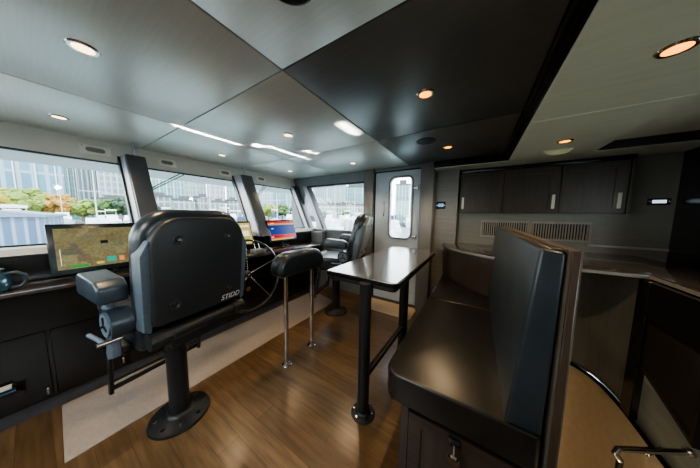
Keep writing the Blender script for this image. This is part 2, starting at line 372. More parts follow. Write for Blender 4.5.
# right column, niche and aft wall
b = bm_(); box(b, -.70, -.525, 2.93, 3.40, -.02, ZC+.01, .008, 2); struct('wall_side_pillar', b, 'oak_grey')
b = bm_(); box(b, -.53, -.235, 3.12, 3.40, -.02, ZL+.01, .004, 1); struct('wall_side_niche', b, 'oak_greyH')
b = bm_(); box(b, -.30, 1.60, 3.3, 3.40, -.06, ZL+.04); struct('wall_aft_side', b, 'oak_greyH', smooth=False)
b = bm_(); box(b, 1.06, 1.60, 3.285, 3.30, 1.085, 1.107, .003); struct('trim_15', b, 'alu')
b = bm_(); box(b, 1.60, 1.66, 2.2, 3.36, -.06, ZL+.04); struct('wall_right_return', b, 'black_wood', smooth=False)
b = bm_(); box(b, 2.4, 2.46, -1.6, 3.4, -2, 1.1); box(b, 2.4, 2.46, -1.6, 3.4, 1.9, 2.2); box(b, 2.4, 2.46, -1.6, -1.2, 1.1, 1.9); box(b, 2.4, 2.46, .25, .45, 1.1, 1.9); box(b, 2.4, 2.46, 1.9, 3.4, 1.1, 1.9)
struct('wall_right', b, 'oak_greyH', smooth=False)
b = bm_(); box(b, 2.43, 2.434, -1.2, 1.9, 1.1, 1.9); struct('window_6', b, 'glass', smooth=False)  # unseen window opening, added as daylight fill for the pale ceiling
b = bm_(); box(b, -3.5, 2.46, -1.66, -1.6, -2, 1.1); box(b, -3.5, 2.46, -1.66, -1.6, 1.95, 2.2); box(b, -3.5, -3.0, -1.66, -1.6, 1.1, 1.95); box(b, -1.7, -1.4, -1.66, -1.6, 1.1, 1.95); box(b, -.7, 2.46, -1.66, -1.6, 1.1, 1.95)
struct('wall_back', b, 'oak_grey', smooth=False)
b = bm_(); box(b, -3.0, -.7, -1.64, -1.636, 1.1, 1.95); struct('window_7', b, 'glass', smooth=False)
b = bm_(); box(b, 1.66, 2.46, 3.30, 3.36, -2, 2.2); struct('wall_right_end', b, 'black_wood', smooth=False)
b = bm_(); box(b, 1.05, 2.4, -1.6, 3.3, -.1, -.04); struct('floor_right', b, 'floor', smooth=False)

# ------------------------------------------------------------------ wall fittings
def display(name, label, x0, x1, y, z0, z1, scr, cat='control panel'):
    t = thing(name, label, cat, ((x0+x1)/2, y, z0))
    b = bm_(); box(b, x0, x1, y-.014, y, z0, z1, .004); build('housing', b, 'switch', t)
    w = x1-x0; h = z1-z0
    b = bm_(); box(b, x0+w*.2, x1-w*.2, y-.016, y-.0135, z0+h*.28, z1-h*.25); build('screen', b, scr, t, smooth=False)
    for k in (0, 1):
        b = bm_(); cx = x0+w*(.1 if k == 0 else .9); cyl(b, (cx, y-.014, (z0+z1)/2), (cx, y-.018, (z0+z1)/2), .007, n=12); build('button', b, 'steel', t)
display('thermostat', 'small black thermostat with a blue screen on the wall beside the door pillar', -.50, -.385, 3.118, 1.50, 1.60, 'screen_small', 'thermostat')
display('control_display', 'black wall display with a pale screen right of the overhead cabinets', 1.425, 1.565, 3.298, 1.535, 1.60, 'screen_white', 'display')
t = thing('light_switch', 'small black double light switch on the column left of the door', 'switch', (-1.49, 2.94, 1.28))
b = bm_(); box(b, -1.535, -1.44, 2.93, 2.94, 1.28, 1.365, .003); build('plate', b, 'switch', t)
for x in (-1.51, -1.465):
    b = bm_(); box(b, x-.014, x+.014, 2.924, 2.932, 1.295, 1.35, .003); build('rocker', b, 'gadget', t)
# fascia air vents
for i, (yc, w, lab) in enumerate(((.395, .19, 'oblong air vent in the fascia above the first window from the left'),
        (.945, .17, 'oblong air vent in the fascia just right of the near dark pillar'),
        (1.62, .17, 'oblong air vent in the fascia just left of the middle dark pillar'),
        (2.22, .17, 'oblong air vent in the fascia above the window with the blue and red screen'))):
    t = thing('air_vent', lab, 'vent', (-3.27, yc, 1.97), 'fascia air vents')
    n = Vector((1, 0, .33)).normalized(); u = Vector((-n.z, 0, n.x)); c = Vector((-3.268, yc, 2.005))
    b = bm_(); obox(b, c, (n, Vector((0, 1, 0)), u), (.012, w*1.05, .10), .004); build('plate', b, 'vent_plate', t)
    b = bm_()
    q = bm_(); prism(q, rrect(-w*.33, w*.33, -.023, .023, .022), 'x', .004, .010, .002, 1)
    q.transform(Matrix(((n.x, 0, u.x, c.x), (0, 1, 0, c.y), (n.z, 0, u.z, c.z), (0, 0, 0, 1)))); merge(b, q); build('slot', b, 'vent_dark', t)
    for s in (-1, 1):
        b = bm_(); cyl(b, c+n*.005+Vector((0, s*w*.43, 0))+u*.03, c+n*.009+Vector((0, s*w*.43, 0))+u*.03, .004, n=10); build('screw', b, 'steel', t)

# downlights
def downlight(x, y, z, lab, power=9, lens='lens', r=.033, col=(1, .72, .42)):
    t = thing('downlight', lab, 'ceiling light', (x, y, z-.008), 'recessed ceiling downlights')
    b = bm_(); lathe(b, [(r+.018, .008), (r+.018, .002), (r+.012, -.004), (r+.002, -.003), (r, .006)], (x, y, z-.002)); build('rim', b, 'chrome', t)
    b = bm_(); lathe(b, [(0, .0), (r, .0), (r, .004), (0, .004)], (x, y, z-.004)); build('lens', b, lens, t)
    l = bpy.data.lights.new('spot', 'SPOT'); l.energy = power*2.2; l.color = col; l.spot_size = R(125); l.spot_blend = .8; l.shadow_soft_size = .02
    o = bpy.data.objects.new('lamp_light', l); C.objects.link(o); o.parent = t; o.location = (0, 0, -.012)
DL = [(-1.523, .179, ZC, 'large warm downlight in the grey ceiling nearest the camera', 7, 'lens_cool'),
      (-2.772, .173, ZC, 'downlight above the first window and its air vent', 5, 'lens_cool'),
      (-1.512, 1.313, ZC, 'downlight in the middle of the grey ceiling between chair and leaning post', 6, 'lens_cool'),
      (-2.735, 1.329, ZC, 'downlight near the fascia above the middle window', 4, 'lens_cool'),
      (-.305, 1.304, ZC, 'glowing amber downlight in the dark ceiling panel above the table', 9, 'lens'),
      (-.303, 2.386, ZC, 'amber downlight in the dark ceiling close to the round speaker', 9, 'lens'),
      (-2.711, 2.386, ZC, 'downlight above the window with the blue and red screen', 3, 'lens_cool'),
      (-1.512, 2.457, ZC, 'downlight above the farther helm chair', 5, 'lens_cool'),
      (.587, 1.321, ZL, 'large amber downlight in the pale ceiling at the right', 6, 'lens'),
      (.575, 2.401, ZL, 'amber downlight beside the cream detector', 7, 'lens')]
for x, y, z, lab, p, ln in DL: downlight(x, y, z, lab, p, ln)
# round speakers
for x, y, z, lab in ((-.463, 2.094, ZC, 'round dark ceiling speaker between the two amber downlights'), (-.528, .47, ZC, 'round dark ceiling speaker at the top edge of the picture'), (1.30, 2.39, ZL+.075, 'round ceiling speaker in the right hand ceiling recess')):
    t = thing('ceiling_speaker', lab, 'speaker', (x, y, z-.01), 'round ceiling speakers')
    b = bm_(); lathe(b, [(.088, .01), (.088, .0), (.08, -.004), (.074, .0), (.074, .01)], (x, y, z-.003)); build('rim', b, 'black_metal', t)
    b = bm_(); lathe(b, [(0, -.003), (.04, -.0025), (.075, .001), (.075, .006)], (x, y, z-.004)); build('grille', b, 'grille', t)
# cream detector
t = thing('detector', 'cream curved detector on the pale ceiling above the overhead cabinets', 'detector', (.60, 2.70, ZL-.04))
b = bm_(); box(b, .50, .70, 2.66, 2.745, ZL-.012, ZL, .004); build('base_plate', b, 'cream', t)
b = bm_(); prism(b, [(.51, ZL-.01)] + [(.60+.09*math.cos(a), ZL-.01-.035*math.sin(a)) for a in [math.pi-k*math.pi/12 for k in range(13)]] + [(.69, ZL-.01)], 'y', 2.67, 2.735, .005, 2)
build('cover', b, 'cream', t)

# overhead cabinets
doors_x = [(-.215, .262, 'first'), (.262, .775, 'second'), (.775, 1.262, 'third')]
labs = ['dark wood overhead cabinet nearest the door pillar', 'dark wood overhead cabinet in the middle of the row', 'dark wood overhead cabinet at the right end above the grille']
for (x0, x1, _), lab in zip(doors_x, labs):
    t = thing('overhead_cabinet', lab, 'cabinet', ((x0+x1)/2, 3.24, 1.45), 'row of overhead cabinets')
    b = bm_(); box(b, x0+.001, x1-.001, 3.225, 3.297, 1.45, 1.985); build('carcass', b, 'wenge', t, smooth=False)
    st = .055
    b = bm_(); o_ = [(x0+.006, 1.46), (x1-.006, 1.46), (x1-.006, 1.965), (x0+.006, 1.965)]; i_ = [(x0+.006+st, 1.46+st), (x1-.006-st-.03, 1.46+st), (x1-.006-st-.03, 1.965-st), (x0+.006+st, 1.965-st)]
    ring(b, o_, i_, 'y', 3.205, 3.224); dr = build('door', b, 'wenge', t, smooth=False)
    b = bm_(); box(b, i_[0][0], i_[1][0], 3.214, 3.222, i_[0][1], i_[2][1]); build('door_panel', b, 'wenge', dr, smooth=False)
    hx = x0+.035 if x0 < 0 else x1-.05
    b = bm_(); box(b, hx-.014, hx+.014, 3.195, 3.206, 1.50, 1.66, .004); build('handle', b, 'pale_handle', dr)
b = bm_(); box(b, -.235, 1.285, 3.19, 3.30, 1.985, 2.028, .004); struct('trim_16', b, 'black_wood')
b = bm_(); box(b, 1.262, 1.285, 3.20, 3.30, 1.445, 1.985); struct('trim_17', b, 'wenge', smooth=False)

# wall grille
for x0, x1, lab in ((.05, .555, 'left half of the slatted air grille under the overhead cabinets'), (.562, 1.075, 'right half of the slatted air grille under the overhead cabinets')):
    t = thing('wall_grille', lab, 'grille', ((x0+x1)/2, 3.29, 1.13), 'slatted wall grilles')
    b = bm_(); ring(b, [(x0, 1.125), (x1, 1.125), (x1, 1.35), (x0, 1.35)], [(x0+.02, 1.147), (x1-.02, 1.147), (x1-.02, 1.325), (x0+.02, 1.325)], 'y', 3.276, 3.296); build('frame', b, 'grille_frame', t, smooth=False)
    b = bm_(); box(b, x0+.01, x1-.01, 3.293, 3.299, 1.13, 1.34); build('backing', b, 'grille_void', t, smooth=False)
    n = 20
    for k in range(n):
        xx = x0+.02+(x1-x0-.04)*(k+.5)/n
        b = bm_(); box(b, xx-.0055, xx+.0055, 3.28, 3.294, 1.146, 1.326); build('slat', b, 'grille_frame', t, smooth=False)

# ------------------------------------------------------------------ aft counter round the stairs
zc_ = 1.02
t = thing('counter', 'dark lacquered wooden counter wrapping round the stairwell behind the bench', 'counter', (.9, 2.7, 0))
out = [(-.39, 3.112), (-.375, 3.0), (-.30, 2.80), (-.18, 2.62), (-.02, 2.47), (.12, 2.36), (.35, 2.25), (.70, 2.22), (1.02, 2.22), (1.03, 2.20), (1.03, 0.2), (1.42, .2), (1.42, 3.28), (-.22, 3.28), (-.225, 3.112)]
b = bm_(); prism(b, out, 'z', zc_-.035, zc_, .006, 2); build('worktop', b, 'counter', t)
b = bm_(); sheet(b, [(p[0]-.003, p[1]-.003) for p in out[:11]], zc_-.03, zc_-.008, .012); build('edge_band', b, 'oak_grey', t)
# curved wood fascia beneath (behind the settee end and around the well)
b = bm_(); sheet(b, [(-.37, 3.10), (-.355, 3.0), (-.285, 2.82), (-.165, 2.64), (-.01, 2.49), (.13, 2.38), (.20, 2.36)], 0, zc_-.035, .02); build('end_panel', b, 'wenge', t)
b = bm_(); sheet(b, [(p[0]+.02, p[1]+.01) for p in arc[:-1]], .004, zc_-.035, .02); build('curved_panel', b, 'oak_grey', t)
b = bm_(); box(b, .985, 1.04, 2.13, 2.24, .006, zc_-.036, .003, 1); build('corner_post', b, 'black_wood', t)
b = bm_(); prism(b, [(.2, .0), (2.13, .0), (2.13, .415), (1.70, .25), (.2, -.0+.25)], 'x', 1.02, 1.05); build('lower_panel', b, 'grey_green', t, smooth=False)
b = bm_(); prism(b, [(.2, .25), (1.70, .25), (2.13, .415), (2.13, .76), (.2, .76)], 'x', 1.022, 1.05); build('side_panel', b, 'black_wood', t, smooth=False)
b = bm_(); box(b, .985, 1.02, .2, 2.13, .76, zc_-.036); build('apron', b, 'black_wood', t, smooth=False)
g_ = thing('louvred_panel', 'dark louvred ventilation panel on the cupboard side by the stairs', 'vent panel', (1.0, 1.8, .3))
O_ = [(1.70, .25), (2.17, .42), (2.17, .76), (1.70, .76)]; I_ = [(1.722, .283), (2.15, .438), (2.15, .74), (1.722, .74)]
b = bm_(); ring(b, O_, I_, 'x', .992, 1.02); build('frame', b, 'louvre', g_, smooth=False)
b = bm_()
for k in range(26):
    z = .285+.0175*k; y1 = min(2.15, 1.722+(z-.283)/.155*.428)
    if y1-1.722 > .02: prism(b, [(.998, z), (1.001, z), (1.016, z+.014), (1.013, z+.014)], 'y', 1.722, y1)
build('louvre_slats', b, 'louvre', g_, smooth=False)
b = bm_(); prism(b, I_, 'x', 1.0165, 1.0195); build('backing', b, 'grille_void', g_, smooth=False)
# stair handrail
t = thing('stair_handrail', 'polished steel handrail across the stairwell at the lower right', 'handrail', (.7, 1.6, 0))
p0, p1 = Vector((.672, 1.51, .225)), Vector((.985, 1.705, .212)); dd = (p1-p0).normalized()
b = bm_(); tube(b, [p0+Vector((.02, .0, -.05)), p0+Vector((.0, -.004, -.02)), p0+dd*.015, p0+dd*.04, p0+dd*.2, p1], .0135, 14); build('rail', b, 'chrome', t)
b = bm_(); q0 = p0+Vector((.02, 0, -.05)); cyl(b, q0, q0+Vector((0, 0, -.9)), .012); build('post', b, 'black_metal', t)
b = bm_(); cyl(b, p1-dd*.002, (1.0, 1.714, .212), .02); build('wall_flange', b, 'steel', t)
b = bm_(); a0 = p0+dd*.17; tube(b, [a0, a0+Vector((0, .0, -.03)), a0+Vector((.10, .12, -.045))], .006, 8); build('bracket', b, 'steel', t)

# ------------------------------------------------------------------ helm console
t = thing('helm_console', 'long black helm console under the windscreen with a narrow top ledge', 'console', (-2.5, .8, 0))
def cons_front(y): return -2.375 if y < .7 else (-2.375 + (y-.7)*.165 if y < 1.75 else -2.20)
ys_ = [-1.58, -.6, 0, .7, 1.05, 1.4, 1.75, 2.2, 2.62, 2.74, 2.78]
fr = [(cons_front(y) - (0 if y < 2.7 else (.05 if y < 2.76 else .12)), y) for y in ys_]
top_out = fr + [(-2.70, 2.80), (-2.70, -1.58)]
b = bm_(); prism(b, top_out, 'z', .868, .90, .006, 2); build('worktop', b, 'counter', t)
body = [(x-.03, y) for x, y in fr[:-1]] + [(-2.38, 2.76), (-2.70, 2.76), (-2.70, -1.58)]
b = bm_(); prism(b, body, 'z', .60, .868); build('instrument_panel', b, 'black_wood', t, smooth=False)
body2 = [(min(x-.03, -2.44), y) for x, y in fr[:-1]] + [(-2.46, 2.76), (-2.70, 2.76), (-2.70, -1.58)]
b = bm_(); prism(b, body2, 'z', .10, .60); build('base_cabinet', b, 'black_wood', t, smooth=False)
b = bm_(); box(b, -2.70, -2.47, -1.58, 2.70, 0, .10); build('toe_kick', b, 'dark_paint', t, smooth=False)
for y0, y1 in ((-1.2, -.62), (-.61, .0), (.01, .35), (.36, .94), (1.55, 2.1), (2.11, 2.7)):
    b = bm_(); box(b, -2.445, -2.43, y0+.004, y1-.004, .115, .59, .003, 1); dr = build('door', b, 'black_wood', t)
    b = bm_(); box(b, -2.432, -2.418, y1-.03, y1-.018, .14, .19, .003, 1); build('catch', b, 'steel', dr)
b = bm_(); box(b, -2.415, -2.36, .22, .27, .66, .868, .004, 1); build('bracket', b, 'dark_paint', t)
b = bm_(); lathe(b, [(0, 0), (.022, 0), (.03, .004), (.03, .008), (0, .008)], (0, 0, 0), 20)
b.transform(Matrix.Translation((-2.425, 1.42, .44)) @ Matrix.Rotation(R(90), 4, 'Y')); build('brass_plate', b, 'brass', t)
b = bm_(); box(b, -2.70, -2.66, -1.58, 2.84, .90, zs-.055, .003, 1); build('backsplash', b, 'black_wood', t)
b = bm_(); box(b, -2.685, -2.42, 2.86, 2.985, .0, 1.08, .01, 2); build('end_ledge', b, 'side_paint', t, smooth=False)

# runner
b = bm_(); prism(b, [(-2.44, .02), (-1.85, .0), (-1.855, 2.52), (-2.44, 2.64)], 'z', 0, .009, .003, 2); tag(build('runner', b, 'rug'), 'long beige runner rug on the planks along the helm console', 'rug')

# chart screens ---------------------------------------------------------------
def chart_mat():
    m, nt, bb = nmat('chart_screen'); setp(bb, rough=.22, color=(.05, .05, .03)); L = nt.links.new
    v = coords(nt, (1, 1, 1))
    n = nt.nodes.new('ShaderNodeTexVoronoi'); n.inputs['Scale'].default_value = 16; n.distance = 'CHEBYCHEV'; L(v, n.inputs['Vector'])
    sep = nt.nodes.new('ShaderNodeSeparateColor'); L(n.outputs['Color'], sep.inputs[0])
    c = ramp(nt, sep.outputs[0], [(.0, (.17, .14, .065)), (.35, (.26, .22, .10)), (.6, (.20, .17, .08)), (.8, (.30, .27, .13)), (.95, (.12, .12, .09)), (.99, (.24, .13, .07))])
    n2 = nt.nodes.new('ShaderNodeTexNoise'); n2.inputs['Scale'].default_value = 60; L(v, n2.inputs['Vector'])
    mx = nt.nodes.new('ShaderNodeMix'); mx.data_type = 'RGBA'; mx.blend_type = 'MULTIPLY'; mx.inputs[0].default_value = .7
    L(c, mx.inputs[6]); L(ramp(nt, n2.outputs[0], [(.35, (.6, .6, .6)), (.65, (1.2, 1.2, 1.2))]), mx.inputs[7])
    L(mx.outputs[2], bb.inputs['Emission Color']); bb.inputs['Emission Strength'].default_value = .42; return m
M['chart'] = chart_mat()
for k, c, s in (('s_teal', (.03, .42, .30), .5), ('s_salmon', (.85, .25, .12), .6), ('s_yellow', (.75, .68, .03), .6), ('s_green', (.06, .40, .08), .4), ('s_blue', (.012, .045, .30), .45),
                ('s_red', (.80, .02, .01), .45), ('s_orange', (.85, .45, .12), .45), ('s_gold', (.80, .58, .16), .45), ('s_pale', (.75, .70, .55), .9), ('s_dark', (.03, .03, .03), .3)):
    M[k] = emis(k, c, s, .25)
def monitor(lab, yc, w, h, x, z0, scr, parts, bez=.018, lean=.28, depth=.035, base=True):
    """screen standing on the console, facing aft (+X), leaning back towards the windscreen"""
    t = thing('monitor', lab, 'monitor', (x, yc, .90), 'monitors on the helm console')
    n = Vector((math.cos(lean), 0, math.sin(lean))); u = Vector((-n.z, 0, n.x)); yv = Vector((0, 1, 0)); c = Vector((x, yc, z0))+u*h/2
    b = bm_(); obox(b, c-n*depth/2, (n, yv, u), (depth, w, h), .006); build('housing', b, 'bezel', t)
    b = bm_(); obox(b, c+n*.001, (n, yv, u), (.003, w-2*bez, h-2*bez-.012), 0); s = build('screen', b, scr, t, smooth=False)
    for nm, mt, u0, u1, v0, v1 in parts:      # fractions of the screen, v up, u to the +Y side
        ww, hh = w-2*bez, h-2*bez-.012
        q = bm_(); obox(q, c+n*.003+yv*((u0+u1)/2-.5)*ww+u*((v0+v1)/2-.5)*hh, (n, yv, u), (.0015, (u1-u0)*ww, (v1-v0)*hh)); build(nm, q, mt, s, smooth=False)
    if base:
        b = bm_(); box(b, x-.12, x-.01, yc-.1, yc+.1, .90, .912, .004); cyl(b, (x-.06, yc, .91), c-n*depth*.9, .018); build('stand', b, 'black_metal', t)
    return t
monitor('wide monitor with an olive and brown chart image left of the near helm chair', .345, .60, .37, -2.46, .945, 'chart',
    [('chart_patch', 's_green', .10, .25, .02, .09), ('chart_patch', 's_teal', .42, .51, .08, .22), ('chart_patch', 's_salmon', .54, .59, .08, .2), ('chart_patch', 's_yellow', .65, .80, .10, .2),
     ('chart_patch', 's_dark', .38, .45, .58, .66), ('chart_patch', 's_gold', .32, .39, .05, .11), ('chart_patch', 's_pale', .03, .035, .1, .5)], bez=.03, lean=.22)
monitor('monitor with a yellow display partly hidden by the near helm chair', 1.43, .36, .335, -2.55, .975, 's_gold',
    [('scale_bar', 's_pale', .5, .96, .80, .9), ('gauge_block', 's_pale', .1, .9, .35, .62), ('gauge_mark', 's_dark', .55, .9, .33, .36), ('gauge_mark', 's_dark', .5, .62, .86, .88), ('gauge_mark', 's_dark', .7, .78, .86, .88), ('gauge_mark', 's_green', .7, .9, .2, .24)], lean=.3)
monitor('monitor with a blue display between red and orange bands by the far window', 2.13, .53, .345, -2.56, .975, 's_blue',
    [('band', 's_red', .0, 1., .90, 1.), ('band', 's_orange', .0, 1., .80, .89), ('band', 's_red', .02, 1., .10, .28), ('band', 's_orange', .02, .9, .0, .09), ('band', 's_pale', .1, .22, .88, .92),
     ('caption_mark', 's_pale', .09, .17, .60, .63), ('caption_mark', 's_pale', .03, .12, .14, .20), ('caption_mark', 's_dark', .15, .5, .18, .22)], lean=.3)

# controls on the console near the wheel
t = thing('throttle_unit', 'small grey engine control unit with two levers on the console beside the wheel', 'throttle', (-2.36, 1.52, .9))
b = bm_(); box(b, -2.43, -2.29, 1.46, 1.60, .90, .945, .012, 3); build('housing', b, 'gadget', t)
for dy in (-.03, .03):
    b = bm_(); cyl(b, (-2.36, 1.53+dy, .93), (-2.40, 1.53+dy, 1.02), .006, n=12); lv = build('lever', b, 'steel', t)
    b = bm_(); bmesh.ops.create_uvsphere(b, u_segments=14, v_segments=10, radius=.016, matrix=Matrix.Translation((-2.402, 1.53+dy, 1.028))); build('knob', b, 'switch', lv)
t = thing('keypad', 'low dark keypad with grey buttons on the console behind the wheel', 'keypad', (-2.36, 1.28, .9))
b = bm_(); box(b, -2.42, -2.32, 1.17, 1.38, .90, .922, .006, 2); build('housing', b, 'switch', t)
for i in range(3):
    for j in range(5):
        b = bm_(); box(b, -2.412+.03*i, -2.392+.03*i, 1.185+.038*j, 1.213+.038*j, .921, .928, .002, 1); build('button', b, 'gadget' if (i+j) % 3 else 'steel', t)
t = thing('handset', 'black radio handset resting on the console right of the middle pillar foot', 'handset', (-2.45, 1.74, .9))
b = bm_(); box(b, -2.50, -2.38, 1.72, 1.77, .90, .93, .012, 3); build('body', b, 'gadget', t)
b = bm_(); pts = [(-2.39+.012*math.cos(k*.8), 1.76+.02+.004*k, .915+.012*math.sin(k*.8)) for k in range(28)]; tube(b, pts, .0025, 6); build('coiled_cord', b, 'switch', t)

# steering wheel
WX, WY, WZ, WR = -2.06, 1.225, .735, .375
t = thing('ship_wheel', 'thin rimmed steel steering wheel mounted on the helm console behind the near chair', 'steering wheel', (WX, WY, WZ))
tl = R(8)
def wp(r, a, d=0): return Vector((WX + d - math.sin(tl)*r*math.sin(a), WY + r*math.cos(a), WZ + math.cos(tl)*r*math.sin(a)))
b = bm_(); tube(b, [wp(WR, 2*math.pi*k/64) for k in range(64)], .0105, 12, True); build('rim', b, 'black_metal', t)
b = bm_(); tube(b, [wp(WR+.006, 2*math.pi*k/64, .006) for k in range(64)], .0045, 8, True); build('rim_highlight_band', b, 'steel', t)
for k in range(5):
    a = R(18 + 72*k); b = bm_(); cyl(b, wp(.03, a, -.02), wp(WR-.006, a), .0065, .0055, 12); sp = build('spoke', b, 'steel', t)
    b = bm_(); cyl(b, wp(WR-.03, a), wp(WR+.002, a), .011, n=12); build('collar', b, 'steel', sp)
b = bm_(); cyl(b, wp(0, 0, -.05), wp(0, 0, .012), .042, .03, 24); hb = build('hub', b, 'black_metal', t)
b = bm_(); cyl(b, wp(0, 0, .01), wp(0, 0, .022), .016, .012, 18); build('hub_cap', b, 'steel', hb)
b = bm_(); cyl(b, wp(0, 0, -.04), (-2.43, WY, WZ-.02), .022, n=18); build('shaft', b, 'black_metal', t)

# jug on the ledge
JX, JY = -2.46, -.165
t = thing('water_jug', 'blue glass water jug with dark lid at the left end of the ledge', 'jug', (JX, JY, .90))
b = bm_(); lathe(b, [(0, 0), (.06, 0), (.072, .012), (.078, .05), (.07, .09), (.052, .115), (.05, .125), (0, .125)], (JX, JY, .90)); build('body', b, 'glass_blue', t)
b = bm_(); lathe(b, [(.052, .12), (.056, .123), (.056, .14), (.02, .15), (.018, .162), (0, .164)], (JX, JY, .90)); build('lid', b, 'switch', t)
b = bm_(); tube(b, [(JX+.02, JY+.045, 1.01), (JX+.02, JY+.09, 1.012), (JX+.02, JY+.118, .99), (JX+.02, JY+.12, .95), (JX+.02, JY+.10, .92), (JX+.02, JY+.068, .918)], .009, 10); build('handle', b, 'leather_blue', t)
# folded papers in the dark cubby at the far left
for i, (z, mt, lab) in enumerate(((.30, 'paper', 'pale booklet topmost of the small stack at the dark left edge'), (.27, 'glass_blue', 'blue folder in the middle of the small stack at the dark left edge'), (.24, 'red', 'red edged folder lowest of the small stack at the dark left edge'))):
    b = bm_(); box(b, -2.415, -2.37, -.42, -.14+.012*i, z, z+.014, .002, 1); tag(build('folder', b, mt), lab, 'folder', 'folders in the rack at the far left')
t = thing('folder_rack', 'dark shallow rack on the console front holding folders at the far left', 'rack', (-2.4, -.3, .2))
b = bm_(); box(b, -2.43, -2.36, -.46, -.10, .224, .238); build('shelf', b, 'black_wood', t, smooth=False)
b = bm_(); box(b, -2.36, -2.352, -.46, -.10, .224, .27); build('lip', b, 'black_wood', t, smooth=False)

